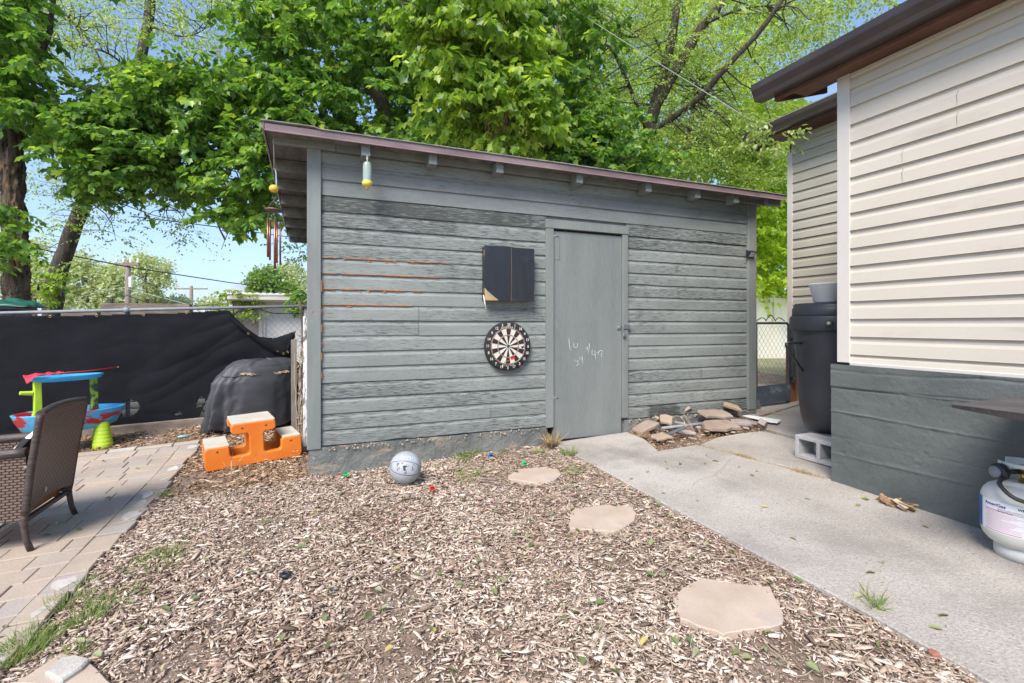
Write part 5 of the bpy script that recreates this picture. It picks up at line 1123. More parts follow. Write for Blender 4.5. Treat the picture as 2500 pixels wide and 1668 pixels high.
# ---------- wind chime
wc=atY(668,540,4.04); ch=thing('wind_chime','copper tube wind chime with yellow ornament hanging from the roof corner','wind chime',(wc.x,wc.y,wc.z))
m_cop=mat('copper_tube',(.30,.12,.075),(.36,.16,.11),scale=20,stretch=(1,1,.2),rough=.3,metal=.8); m_rope=mat('grey_rope',(.14,.13,.11),rough=.9)
S4=4.6125
def cp(x,y,Y=4.04): return atY(600+x/S4,360+y/S4,Y)
hk=cp(313,-63); b=MB(); b.tube([hk+Vector((0,.0,.03)),hk+Vector((.004,-.004,.012)),hk+Vector((-.006,0,.0)),hk+Vector((.002,0,-.008))],.0025,6); obj('hook',b,m_galv,ch)
b=MB(); b.tube([cp(313,-55),cp(318,60),cp(320,180),cp(325,230)],.004,6); b.tube([cp(345,560),cp(325,570),cp(315,600),cp(250,680)],.0035,5); b.tube([cp(315,600),cp(350,650),cp(400,690)],.003,5); obj('rope',b,m_rope,ch)
b=MB(); pr=[cp(322,225),cp(332,300),cp(336,420),cp(340,520),cp(350,460),cp(352,380),cp(346,280)]; b.prism(pr,(0,.006,0)); obj('blue_strap',b,mat('faded_blue_strap',(.20,.32,.42),(.30,.40,.46),scale=30,rough=.6),ch)
b=MB(); b.ball(cp(316,465,4.05),.037,16,(.92,.92,.8)); obj('yellow_ornament',b,mat('amber_plastic',(.75,.42,.02),(.80,.55,.06),scale=12,rough=.25,coat=.5),ch)
dc2=cp(315,708); b=MB(); b.lathe([(0,-.006),(.059,-.007),(.061,-.004),(.061,.006),(.058,.008),(0,.006)],dc2,28,Matrix.Rotation(.05,3,'Y')); obj('disc',b,mat('dark_wood_disc',(.09,.045,.035),(.15,.08,.065),scale=20,rough=.5),ch)
tb_=[(250,808,1235,.0085,.00),(272,818,1270,.0075,.03),(328,806,1368,.0088,-.03),(352,835,1303,.0065,.035),(389,815,1327,.0068,.0)]
for (x,ya,yb,r,dy) in tb_:
    a,c=cp(x,ya,4.04+dy),cp(x,yb,4.04+dy); b=MB(); b.tube([a,c],r,12); obj('tube',b,m_cop,ch)
    b=MB(); b.tube([a,(a.x+rnd(-.012,.004),a.y,dc2.z-.006)],.001,3,False); b.tube([a,(a.x+rnd(0,.012),a.y,dc2.z-.006)],.001,3,False); obj('string',b,m_rope,ch)
# ---------- solar light on right corner board
q=atY(1833,622,4.15); so_=thing('solar_light','small black solar security light on the right corner board of the shed','light',(q.x,4.17,q.z))
b=MB(); b.hexa([(q.x-.045,4.165,q.z-.035),(q.x+.045,4.165,q.z-.035),(q.x+.045,4.176,q.z-.03),(q.x-.045,4.176,q.z-.03)],[(q.x-.05,4.10,q.z+.03),(q.x+.05,4.10,q.z+.03),(q.x+.05,4.176,q.z+.055),(q.x-.05,4.176,q.z+.055)]); obj('housing',b,m_black,so_,bevel=.004)
b=MB(); b.hexa([(q.x-.03,4.150,q.z-.024),(q.x+.03,4.150,q.z-.024),(q.x+.03,4.155,q.z-.024),(q.x-.03,4.155,q.z-.024)],[(q.x-.034,4.108,q.z+.018),(q.x+.034,4.108,q.z+.018),(q.x+.034,4.113,q.z+.02),(q.x-.034,4.113,q.z+.02)]); obj('led_panel',b,m_white,so_)
# ---------- basketball
bc=pt(990,1152,3.66); Rb=.1195; bc.z=gh(bc.x,bc.y)+.012+Rb
ball=thing('basketball','pale grey basketball with a dark seam and blue lettering, resting on the mulch','ball',(bc.x,bc.y,bc.z-Rb))
fw=(Vector((0,0,CAMZ))-bc).normalized(); rt=fw.cross(Vector((0,0,1))).normalized()*-1; upv=rt.cross(fw)*-1
if upv.z<0: upv=-upv
if rt.dot(Vector((cs,-sn,0)))<0: rt=-rt
def sph(u,v,r=1.0): # u right, v up in radians-ish on the camera facing side
    d=fw*math.sqrt(max(0,1-u*u-v*v))+rt*u+upv*v; return bc+d*Rb*r
m_ball=mat('pale_rubber',(.36,.37,.40),(.42,.43,.46),scale=6,rough=.55,bump=.25,bscale=260,bdist=.002); m_seam=mat('dark_seam',(.035,.04,.055),rough=.6); m_cam=mat('grey_camouflage',(.16,.17,.20),rough=.6); m_lb=mat('pale_blue_print',(.40,.62,.74),rough=.6)
b=MB(); b.ball(bc,Rb,48); obj('rubber',b,m_ball,ball)
def ipx(x,y): # pixel in the 1568 crop -> disc coords
    return (x-785)/497.0, (822-y)/507.0
def seam(pts,w):
    b_=MB(); P=[];m=len(pts)
    for i in range(m-1):
        for k in range(6):
            t=k/6; x=pts[i][0]*(1-t)+pts[i+1][0]*t; y=pts[i][1]*(1-t)+pts[i+1][1]*t; u,v=ipx(x,y); P.append(sph(u,v,1.0))
    b_.tube(P,w,5,False); return b_
b=seam([(305,690),(390,640),(500,617),(620,615),(740,625),(870,650),(1000,685),(1120,740),(1200,790),(1270,850)],.0017); obj('seam',b,m_seam,ball)
b=seam([(318,690),(320,760),(350,850),(430,930),(560,990),(700,1035),(850,1060),(1000,1065),(1120,1045),(1240,1000)],.0019); obj('seam',b,m_seam,ball)
b=seam([(560,410),(650,370),(790,350),(920,360),(1040,410),(1130,500)],.0009); obj('seam',b,m_cam,ball)
def blob(b_,pts):
    c=(sum(p[0] for p in pts)/len(pts),sum(p[1] for p in pts)/len(pts)); vs=[sph(*ipx(*c),1.006)]+[sph(*ipx(*p),1.005) for p in pts]; n=len(pts); b_.add(vs,[(0,i+1,(i+1)%n+1) for i in range(n)])
b=MB()
for pl in ([(520,640),(560,670),(620,670),(590,720),(560,760),(545,805),(525,790),(540,740),(510,715),(530,690)],[(590,800),(625,820),(600,850),(560,870),(545,915),(525,890),(535,850),(570,830)],[(350,790),(365,740),(350,700),(385,665),(380,720),(375,770),(358,805)],
 [(640,655),(680,680),(750,650),(715,690),(690,715),(665,700)],[(985,790),(1005,800),(1010,850),(1020,890),(985,935),(965,925),(995,880),(975,840)],[(1025,730),(1060,760),(1055,785),(1030,765),(1010,770)],[(1165,790),(1200,840),(1195,890),(1170,925),(1180,870),(1155,820)],[(740,960),(775,975),(820,940),(835,1000),(790,1000),(770,1020),(730,1000)],[(1190,920),(1215,925),(1170,990),(1155,1000)]): blob(b,pl)
obj('camouflage_marks',b,m_cam,ball)
b=MB()
for pl in ([(712,770),(745,755),(790,765),(830,790),(890,765),(885,780),(830,805),(780,800),(745,795),(735,830),(745,860),(770,890),(810,920),(800,935),(760,900),(735,925),(725,900),(718,850),(708,810)],[(805,745),(820,722),(832,745),(818,758)]): blob(b,pl)
obj('jumping_figure_mark',b,m_seam,ball)
def shq(x,y): 
    # printed upside down round the ball
    X=870-x*1.0; Y=530+y*1.0; xx=X; yy=Y+((xx-860)/300)**2*45+(xx-860)*.13; return sph(*ipx(xx,yy),1.004)
t=text('SHAQ',150,None,None,shq,bold=.02,sx=1.15,spacing=1.15); obj('lettering',t,m_lb,ball)
# ---------- flagstones
labs=['farthest and smallest tan flagstone, near the shed door','middle tan flagstone with leaf crumbs on it','nearest and largest tan flagstone beside the walkway']
for pl,lab in zip(FLAGW,labs):
    pl=densify(pl,.03,.006); c=(sum(p[0] for p in pl)/len(pl),sum(p[1] for p in pl)/len(pl)); b=MB()
    b.hexa([(x,y,gh(x,y)-.03) for x,y in pl],[(x,y,gh(c[0],c[1])+.015+.6*(gh(x,y)-gh(c[0],c[1]))) for x,y in pl])
    tag(obj('flagstone',b,m_flag,bevel=.004,seg=1,origin=(c[0],c[1],gh(*c))),lab,'stepping stone',group='tan flagstones in the mulch')
def stone(name,pxs,th,m,lab,cat,tilt=0,lift=0,group=None,bev=.006):
    P=[gp(*q) for q in pxs]; pl=densify([(p.x,p.y) for p in P],.05,.003); c=(sum(p[0] for p in pl)/len(pl),sum(p[1] for p in pl)/len(pl)); b=MB(); z0=gh(*c)
    b.hexa([(x,y,z0-.02+lift) for x,y in pl],[(x,y,z0+th+lift+tilt*(x-c[0])) for x,y in pl]); return tag(obj(name,b,m,bevel=bev,seg=1,origin=(c[0],c[1],z0)),lab,cat,group)
stone('paving_block',[(30,1690),(150,1607),(222,1632),(282,1690)],.025,m_flag,'tan paving block at the bottom left corner of the yard','paving block')
stone('pale_cap_stone',[(108,1668),(150,1630),(185,1622),(222,1632),(200,1655),(150,1690)],.012,m_pale,'chalky white stone cap on the bottom left paving block','stone',lift=.030)
stone('brick_shard',[(2262,1590),(2280,1578),(2316,1586),(2310,1602),(2280,1606)],.010,mat('red_brick',(.30,.12,.08),(.38,.18,.13),scale=9,rough=.9,bump=.4,bscale=60),'small red brick shard at the near edge of the walkway','brick')
# ---------- rubble of broken pavers beside the door
m_rub=mat('brown_paver_piece',(.28,.21,.165),(.38,.30,.245),scale=5,rough=.9,bump=.6,bscale=50,bdist=.006,fine=(.2,80,(1,1,1)))
m_rub2=mat('tan_paver_piece',(.34,.255,.18),(.42,.325,.24),scale=5,rough=.9,bump=.5,bscale=50); m_slate=mat('dark_slate_piece',(.07,.085,.10),(.11,.13,.15),scale=6,rough=.7); m_rose=mat('rose_grey_stone',(.32,.25,.24),(.42,.35,.33),scale=6,rough=.9,bump=.5,bscale=50)
def piece(cx,cy,sx,sy,th,yaw,pitch,roll,m,lab,lift=0,n=6):
    R_=Matrix.Rotation(yaw,3,'Z')@Matrix.Rotation(pitch,3,'Y')@Matrix.Rotation(roll,3,'X')
    ol=[]
    base=[(-.5,-.5),(-.1,-.5),(.2,-.5),(.5,-.45),(.5,.0),(.47,.5),(.1,.5),(-.3,.5),(-.5,.35),(-.5,-.1)]
    for (a,c) in base: ol.append((a*sx*rnd(.78,1.12),c*sy*rnd(.78,1.12)))
    z=gh(cx,cy)+.01+lift; C0=Vector((cx,cy,z)); mz=min((R_@Vector((a,c,0))).z for a,c in ol); C0.z-=mz
    b=MB(); b.hexa([C0+R_@Vector((a,c,0)) for a,c in ol],[C0+R_@Vector((a*.97,c*.97,th)) for a,c in ol]); return tag(obj('stone_piece',b,m,bevel=.005,seg=1,origin=(cx,cy,z)),lab,'stone',group='broken stones beside the shed door')
def wp(px,py): p=gp(px,py); return p.x,p.y
piece(*wp(1575,1058),.30,.15,.034,.25,-.18,.15,m_rub,'long brown slab leaning against the shed, nearest the door')
piece(*wp(1600,1043),.12,.12,.03,.6,.3,.3,m_rub2,'small tan wedge standing behind the brown slab',.05)
piece(*wp(1625,1050),.17,.15,.03,.9,-.35,.1,m_rub2,'tan flake lying on the slab under the pipe',.05)
piece(*wp(1614,1075),.20,.15,.024,.05,-.05,.12,m_rub2,'square tan paver in front of the rubble')
piece(*wp(1652,1072),.07,.20,.03,.75,.2,-.5,m_slate,'thin dark slate sliver beside the square tan paver')
piece(*wp(1655,1052),.16,.12,.04,.3,.1,.1,m_slate,'dark grey lump under the pipe',.0)
piece(*wp(1675,1063),.16,.12,.03,-.3,.1,.0,m_rose,'pale rose stone in the middle of the rubble')
piece(*wp(1680,1030),.22,.16,.04,.5,.25,-.75,m_rub,'pointed brown paver standing against the foundation')
piece(*wp(1757,1052),.42,.24,.038,.0,.05,.16,m_rub,'largest brown paver with scored squares, at the front of the rubble')
piece(*wp(1745,1035),.36,.18,.03,-.1,.06,.3,m_rub,'brown paver lying just behind the largest one',.05)
piece(*wp(1785,1022),.22,.11,.032,-.5,.3,.3,m_rub2,'chipped tan brick at the top of the pile near the pipe end',.07)
piece(*wp(1806,1040),.22,.14,.035,-.4,.05,.1,m_rose,'rose grey flat stone right of the largest paver',.0)
piece(*wp(1858,1050),.09,.09,.06,.5,.5,.4,m_rose,'small pyramid shaped stone at the end of the rubble')
piece(*wp(1836,1040),.20,.06,.02,-.4,.05,.1,m_rub,'narrow reddish slat beside the white strip',.0)
for i_,(px,py,s_,m_) in enumerate(((1640,1085,.05,m_rub2),(1690,1078,.06,m_rub),(1700,1048,.09,m_rose),(1725,1060,.05,m_rub2),(1820,1050,.06,m_rub),(1790,1060,.045,m_rose),(1660,1040,.08,m_rub))):
    piece(*wp(px,py),s_*1.3,s_,s_*.3,rnd(0,3),rnd(-.2,.2),rnd(-.2,.2),m_,['tiny tan chip near the square paver','small brown chip before the pipe middle','palm sized rosy flake under the pipe middle','tiny tan chip touching the largest paver','small brown chip right of the largest paver','tiny rosy chip in front of the pile top','small brown flake behind the dark lump'][i_])
b=MB(); a=atY(1615,1046,3.93); c=atY(1778,1027,3.93); a.z+=.0
b.tube([a,c],.016,14); b.tube([c-(c-a)*.12,c-(c-a)*.10],.0175,14); tag(obj('metal_pipe',b,m_galv,origin=tuple(a)),'grey metal pipe lying across the broken pavers','pipe')
b=MB(); P=[gp(1813,1026),gp(1830,1025),gp(1908,1037),gp(1898,1044),gp(1880,1042)]; b.hexa([p+Vector((0,0,.045)) for p in P],[p+Vector((0,0,.052)) for p in P]); tag(obj('white_strip',b,m_white,origin=tuple(P[0])),'white plastic strip lying between the rubble and the gate','strip')
b=MB(); b.tube([gp(1852,1010)+Vector((0,0,.03)),gp(1882,1014)+Vector((0,0,.035)),gp(1912,1018)+Vector((0,0,.03))],.008,5,flat=.5); tag(obj('wood_splinter',b,m_raw,origin=tuple(gp(1880,1014))),'thin orange wood splinter on the slab in front of the gate','stick')
b=MB(); P=[(3.05,3.72,.17),(3.12,3.70,.30)]; 
for k in range(5):
    a=gp(1645+rnd(-4,4),1050)+Vector((0,-.1,.16)); b.tube([a,a+Vector((rnd(-.05,.05),-.05,rnd(-.06,.06))),a+Vector((rnd(-.04,.16),-.10,-.16))],.0018,4,False)
tag(obj('pale_string',b,m_twig,origin=tuple(a)),'tangle of pale string hanging over the pipe','string')
# bark lump at the house base, leftover post at shed corner
q=gp(2190,1212); q.y=q.y*3.40/q.x; q.x=3.40; q.z=gh(q.x,q.y)+.012; b=MB()
for k in range(34):
    c=Vector((q.x-.03+rnd(-.03,.03),q.y+rnd(-.085,.085),q.z+rnd(.0,.04))); b.obox(c,(rnd(.01,.03),rnd(.04,.10),rnd(.004,.012)),Matrix.Rotation(rnd(-.3,.3),3,'Z')@Matrix.Rotation(rnd(-.6,.6),3,'X')@Matrix.Rotation(rnd(-.5,.5),3,'Y'))
tag(obj('rotten_wood',b,m_chip2,origin=tuple(q)),'crumbling pale lump of rotten wood against the house base','wood')
q=atY(1850,1012,4.36); b=MB(); b.box(q.x-.03,q.x+.03,4.34,4.40,.02,.22); tag(obj('stub_post',b,m_oldwoodv,bevel=.006,origin=(q.x,4.37,0)),'short rotten post stub below the right shed corner','post')
# insulation foam / roots along foundation top
m_straw=mat('dry_nest_bits',(.42,.32,.20),(.55,.44,.30),scale=20,rough=.9); b=MB()
for k in range(150):
    side=random.random()
    x=rnd(.1,2.0) if side<.45 else rnd(3.0,4.7); z=.205+rnd(-.03,.008); b.obox((x,4.178+rnd(-.004,.006),z),(rnd(.006,.016),.006,rnd(.004,.012)),Matrix.Rotation(rnd(0,3),3,'Y'))
tag(obj('nest_bits',b,m_straw,origin=(2,4.18,.2)),'dry bits caught along the top of the shed foundation','debris',kind='stuff')
# ---------- picnic table (child size, orange plastic)
m_or=mat('orange_plastic',(.72,.175,.018),(.78,.22,.03),scale=4,rough=.38,spec=.5,fine=(.06,90,(1,1,1)),spots=[((.45,.12,.03),9,(1,1,1),.68,.06)])
m_bei=mat('weathered_beige_plastic',(.50,.46,.39),(.58,.54,.46),scale=5,rough=.6,fine=(.10,60,(1,1,1)))
A=gp(500,1155); B=gp(738,1112); ax=(B-A); Lp=ax.length; ax=ax.normalized(); ay=Vector((-ax.y,ax.x,0)).normalized(); az=ax.cross(ay).normalized()
if az.z<0: az=-az
pic=thing('picnic_table','small orange plastic picnic table with beige tops, tilted on the mulch by the shed','picnic table',tuple(A))
def pw(x,y,z): return A+ax*x+ay*y+az*z
s=Lp/1.07  # crop units -> metres
side=[(.02,.0),(.0,.06),(.0,.255),(.03,.285),(.235,.285),(.26,.26),(.265,.16),(.285,.135),(.45,.135),(.475,.16),(.475,.385),(.455,.41),(.32,.41),(.285,.44),(.28,.52),(.31,.545),(.745,.545),(.775,.52),(.775,.44),(.74,.41),(.655,.41),(.635,.385),(.635,.16),(.655,.135),(.81,.135),(.83,.16),(.83,.25),(.855,.285),(1.04,.285),(1.07,.255),(1.07,.06),(1.05,.0)]
SZ=.95
def panel(y0,y1):
    b=MB(); b.hexa([pw(x*s,y0,z*s*SZ) for x,z in side],[pw(x*s,y1,z*s*SZ) for x,z in side]); return b
obj('end_panel',panel(0,.075),m_or,pic,bevel=.018,seg=3); obj('end_panel',panel(.36,.435),m_or,pic,bevel=.018,seg=3)
def top(x0,x1,z0,z1,nm):
    b=MB(); b.hexa([pw(x0*s,.012,z0*s*SZ),pw(x1*s,.012,z0*s*SZ),pw(x1*s,.425,z0*s*SZ),pw(x0*s,.425,z0*s*SZ)],[pw(x0*s,.012,z1*s*SZ),pw(x1*s,.012,z1*s*SZ),pw(x1*s,.425,z1*s*SZ),pw(x0*s,.425,z1*s*SZ)]); obj(nm,b,m_bei,pic,bevel=.005)
top(.29,.77,.535,.562,'table_top'); top(.01,.26,.272,.300,'seat'); top(.85,1.06,.272,.300,'seat')
for (x,z) in ((.13,.235),(.94,.235),(.40,.49),(.66,.49)):
    b=MB(); b.ball(pw(x*s,-.001,z*s*SZ),.009,10,(1,.6,1)); obj('screw_cap',b,mat('dark_orange',(.30,.06,.01),rough=.5) if 'dark_orange' not in MATS else MATS['dark_orange'],pic)
b=MB(); P=[pw((.99+.048*math.cos(t)*1.0)*s,-.0015,(.075+.028*math.sin(t))*s*SZ) for t in [k*.5236 for k in range(13)]]; b.tube(P,.0012,4,False); obj('moulded_mark',b,m_or,pic)
for x in (.965,1.015): b=MB(); b.ball(pw(x*s,-.001,.078*s*SZ),.004,8); obj('plug',b,m_white,pic)
# ---------- covered grill
gc=pt(634,1000,5.45); gz0=gh(gc.x,gc.y)
m_cov=mat('faded_black_cover',(.040,.041,.046),(.070,.070,.077),scale=2.5,rough=.55,spec=.45,bump=.15,bscale=60,spots=[((.085,.083,.085),3,(1,1,2),.55,.2),((.16,.13,.10),6,(1,1,1),.70,.1)])
cg=thing('covered_grill','barbecue grill under a dusty black fabric cover beside the shed','covered grill',(gc.x,gc.y,gz0))
b=MB(); GA=math.radians(8)
def cov(u,v):
    a=u*2*math.pi; ca,sa=math.cos(a),math.sin(a)
    # v: 0 bottom hem -> .72 shoulder -> 1 crown centre
    ex=.5 if v<.8 else .6
    sx=math.copysign(abs(ca)**ex,ca); sy=math.copysign(abs(sa)**ex,sa)
    prof=[(0,.44,.25,-.0),(.15,.45,.26,.10),(.40,.445,.26,.34),(.58,.43,.25,.52),(.66,.39,.235,.585),(.74,.33,.21,.665),(.82,.28,.17,.72),(.90,.19,.12,.75),(1,0,0,.762)]
    for i in range(len(prof)-1):
        if prof[i][0]<=v<=prof[i+1][0]:
            t=(v-prof[i][0])/(prof[i+1][0]-prof[i][0]); w,d,z=[prof[i][k]+(prof[i+1][k]-prof[i][k])*t for k in (1,2,3)]; break
    x=w*sx+(-.06*ca*0)+(.07*(1-v)*0)+.05*max(0,v-.3)+(-.05*(1-v) if ca<0 else .03); y=d*sy
    if ca>0 and v>.55 and v<.95: x+=.10*(1-abs(v-.75)/.2) if abs(v-.75)<.2 else 0     # squarer right shoulder
    f=max(0,1-v/.8)**.7; k=.058*math.sin(a*8+2.2*math.sin(a*2))*f+.022*math.sin(a*19+2)*f*f+.03*mn.noise(Vector((ca*5,sa*5,v*7)))+.014*(1-2*abs(mn.noise(Vector((ca*9,sa*9,v*8)))))
    nx=mn.noise(Vector((ca*2.2,sa*2.2,v*4)))*.045*(1-v*.4)
    x*=1+k*1.6+nx; y*=1+k*2.2+nx; z+=.020*mn.noise(Vector((ca*3,sa*3,v*3)))+.012*mn.noise(Vector((ca*9,sa*9,v*10)))+(.02*math.sin(a*5+1) if v<.02 else 0)
    x*=1.0; z*=.97; 
    if x>.10: y+=(x-.10)*.75; x-=(x-.10)*.12
    X=gc.x+x*math.cos(GA)-y*math.sin(GA); Y=gc.y+x*math.sin(GA)+y*math.cos(GA); return (X,Y,gz0+.02+z)
b.grid(cov,150,60); obj('cover',b,m_cov,cg,weld=True)
b=MB()
def lc(u0,u1,v,n=16,off=.004): return [Vector(cov((u0+(u1-u0)*k/n)%1,v))+Vector((0,-.004,.004)) for k in range(n+1)]
b.tube(lc(.56,.93,.665),.005,6); b.tube([Vector(cov(.875,.70-k*.07))+Vector((.002,-.006,0)) for k in range(10)],.006,6); obj('seam',b,m_cov,cg)
b=MB()
for k in range(60):
    c=Vector(cov(rnd(.71,.79),rnd(.665,.685)))+Vector((0,-.004,.008)); b.obox(c,(rnd(.02,.05),.006,.004),Matrix.Rotation(rnd(-.5,.5),3,'Z')@Matrix.Rotation(rnd(-.4,.4),3,'Y'))
tag(obj('dry_seed_litter',b,m_straw,origin=tuple(cov(.75,.72))),'strip of dry seeds caught on top of the grill cover','litter',kind='stuff')
b=MB(); b.box(gc.x+.34,gc.x+.62,gc.y+.1,gc.y+.35,gz0-.02,gz0+.05); tag(obj('dark_cloth',b,m_cov,bevel=.02,origin=(gc.x+.4,gc.y+.2,gz0)),'crumpled black cloth end on the ground right of the grill cover','cloth')
# ---------- water table
m_wb=mat('blue_water_table_plastic',(.06,.36,.66),(.10,.44,.74),scale=4,rough=.35,spots=[((.40,.03,.035),5,(1,1,1.6),.50,.05),((.5,.6,.7),14,(1,1,1),.7,.05)])
m_wb2=mat('clean_blue_plastic',(.04,.34,.66),(.07,.42,.74),scale=4,rough=.3); m_lime=mat('lime_plastic',(.42,.62,.03),(.50,.70,.05),scale=5,rough=.4,spots=[((.5,.15,.04),3,(1,1,1),.68,.08)])
wa=math.radians(34.7); wx,wy=-2.165,5.92; wz=gh(wx,wy)
wtb=thing('water_table','blue and lime green toy water table by the black screen','toy table',(wx,wy,wz))
def wtp(x,y,z): return Vector((wx+x*math.cos(wa)-y*math.sin(wa),wy+x*math.sin(wa)+y*math.cos(wa),wz+z))
def tub(prof,n=56,cx=0,cz=0,waist=.0):
    b=MB(); vs=[]
    for (a,c,z) in prof:
        for k in range(n):
            q=2*math.pi*k/n; w=1-waist*math.exp(-(math.cos(q)/.45)**2)
            vs.append(wtp(cx+a*math.cos(q),c*math.sin(q)*w,z+cz+.02*math.cos(q)**2*0))
    N=len(prof); b.add(vs,[(i*n+k,i*n+(k+1)%n,(i+1)*n+(k+1)%n,(i+1)*n+k) for i in range(N-1) for k in range(n)],True)
    b.add(vs[-n:],[tuple(range(n))]); b.add(vs[:n],[tuple(reversed(range(n)))]); return b
obj('basin',tub([(.28,.14,.205),(.35,.19,.24),(.395,.235,.33),(.415,.25,.385),(.42,.252,.395),(.412,.245,.397),(.39,.225,.385),(.36,.20,.34),(.32,.17,.31)],waist=.12),m_wb,wtb)
obj('upper_tray',tub([(.22,.09,.70),(.26,.12,.715),(.275,.13,.745),(.275,.13,.752),(.262,.12,.748),(.24,.10,.735)],cx=-.03,cz=-.02),m_wb2,wtb)
def post(x,h0,h1,y=0):
    b=MB(); b.prism([wtp(x-.040,y-.03,h0),wtp(x+.050,y-.03,h0),wtp(x+.028,y-.03,h0+.06),wtp(x+.022,y-.03,h1),wtp(x-.028,y-.03,h1),wtp(x-.026,y-.03,h0+.06)],wtp(0,.06,0)-wtp(0,0,0)); return b
b=post(-.24,.36,.69); q=wtp(-.27,0,.585); b.tube([q,q+(wtp(-.09,0,.01)-wtp(0,0,0))],[.022,.018],8); obj('post',b,m_lime,wtb,bevel=.006); 
m_dirty=mat('mouldy_lime_plastic',(.30,.48,.04),(.05,.07,.04),scale=14,rough=.6,lo=.45,hi=.55); obj('post',post(.17,.34,.69),m_dirty,wtb,bevel=.006)
def leg(x,y):
    b=MB(); pr=[(.082,0),(.080,.02)]; 
    for k in range(6): z=.03+k*.036; r=.079-k*.0055; pr+=[(r+.002,z),(r+.001,z+.026),(r-.003,z+.030)]
    pr+=[(.045,.262)]; b.lathe(pr,wtp(x,y,0),26); return b
for (x,y) in ((.20,-.13),(-.24,-.13),(.27,.13),(-.24,.13)): obj('leg',leg(x,y),m_lime,wtb)
nt_=thing('toy_net','small red toy fishing net lying on the blue tray','toy net',tuple(wtp(-.2,0,.74)))
b=MB(); b.tube([wtp(-.12,-.02,.755),wtp(.1,-.01,.758),wtp(.36,.02,.775)],.0055,6); b.m=1; b.ball(wtp(.372,.021,.776),.008,8); obj('handle',b,[m_fr,m_brass],nt_)
b=MB(); b.grid(lambda u,v: wtp(-.34+.28*u,-.10+.12*v-(.03*(1-u)),.757+.022*mn.noise(Vector((u*5,v*5,1)))-(.07*max(0,.25-u)*4)*(1-v)),18,10); obj('net',b,mat('red_net',(.62,.03,.06),rough=.6),nt_,solid=.002)
# ---------- wicker chair
WCOL=(.060,.042,.036)
def wick(name,rot): return mat(name,(.20,.135,.105),rough=.36,spec=.6,weave=(1.0,27,.11,rot),bdist=.012)
m_wx=wick('wicker_weave_back',(1,2)); m_wy=wick('wicker_weave_side',(0,2)); m_wt=wick('wicker_weave_seat',(0,1))
m_wl=mat('wicker_wrap',(.05,.035,.03),(.09,.065,.055),scale=90,stretch=(.1,.1,1),rough=.45,bump=1,bscale=60,bstretch=(.1,.1,1.5),bdist=.006)
fx,fy=-1.47,3.83; Wc=.27
chair=thing('wicker_chair','dark brown wicker armchair on the patio, seen from behind','chair',(fx,fy,gh(fx,fy)))
zg=gh(fx,fy)+.014
def backs(y,z): # x of back surface
    h=(z-zg)/.80; return fx-.045+.092*h+.03*max(0,h-.6)-.02*(1-((y-fy)/Wc)**2)
def topz(y): t=(y-fy)/Wc; return zg+.765+.015*(1-t*t)
b=MB()
def bk(off):
    def f(u,v):
        y=fy-Wc+2*Wc*u; zb=zg+.20+.03*(1-((y-fy)/Wc)**2); z=zb+(topz(y)-zb)*v; flare=1+.07*v
        return (backs(y,z)+off,fy+(y-fy)*flare,z)
    return f
b.grid(bk(0),30,40); o=len(b.v); b.grid(bk(-.035),30,40); 
obj('backrest',b,m_wx,chair)
b=MB(); P=[Vector(bk(-.017)(u/20,1)) for u in range(21)]; b.tube(P,.021,10); 
for u in (0,1): b.tube([Vector(bk(-.017)(u,k/16)) for k in range(17)],.019,10)
obj('back_rim',b,m_wl,chair)
for s_ in (-1,1):
    y=fy+s_*Wc
    b=MB(); b.tube([(backs(y,zg+.25)-.015,y,zg+.26),(fx-.045,y,zg+.16),(fx-.032,y+s_*.004,zg+.06),(fx-.012,y+s_*.006,zg)],[.019,.017,.015,.016],12); obj('leg',b,m_wl,chair)
    b=MB(); b.tube([(fx-.54,y,zg+.5),(fx-.54,y,zg+.2),(fx-.56,y,zg)],[.022,.02,.018],12); obj('leg',b,m_wl,chair)
    # side panel with arm
    b=MB(); yo=y+s_*.012
    def sp_(yoff):
        return lambda u,v: (fx-.55+(.52)*u,yoff,(zg+.165+.01*math.sin(u*3.14))+((zg+.545-.02*(1-u))-(zg+.165))*v)
    b.grid(sp_(yo),24,20); b.grid(sp_(yo-s_*.03),24,20); obj('side_panel',b,m_wy,chair)
    b=MB(); P=[(fx-.56+.53*k/10,yo-s_*.012,zg+.552-.02*(1-k/10)) for k in range(11)]; b.tube(P,.028,10,flat=.5 if False else 1); obj('arm',b,m_wl,chair)
b=MB(); b.box(fx-.55,fx-.075,fy-Wc+.02,fy+Wc-.02,zg+.33,zg+.37); obj('seat',b,m_wt,chair,bevel=.01)
b=MB(); b.box(fx-.062,fx-.035,fy-Wc+.03,fy+Wc-.03,zg+.15,zg+.175); b.box(fx-.45,fx-.02,fy+Wc-.03,fy+Wc-.008,zg+.14,zg+.165); obj('stretcher',b,m_wl,chair,bevel=.005)
b=MB(); b.box(fx-.5,fx-.075,fy-Wc+.05,fy+Wc-.05,zg+.17,zg+.325); obj('under_seat_board',b,mat('rusty_board',(.20,.085,.03),(.32,.15,.06),scale=9,rough=.7),chair)
b=MB(); q=Vector(bk(.006)(.36,.10)); b.ball(q,.016,12,(.25,.8,1)); obj('badge',b,m_pale,chair)
b=MB(); b.ball((fx-.03,fy-Wc-.014,zg+.47),.010,10,(1,.4,1)); obj('bolt',b,m_galv,chair)
m_pil=mat('buffalo_check_cloth',(.7,.7,.68),rough=.9)
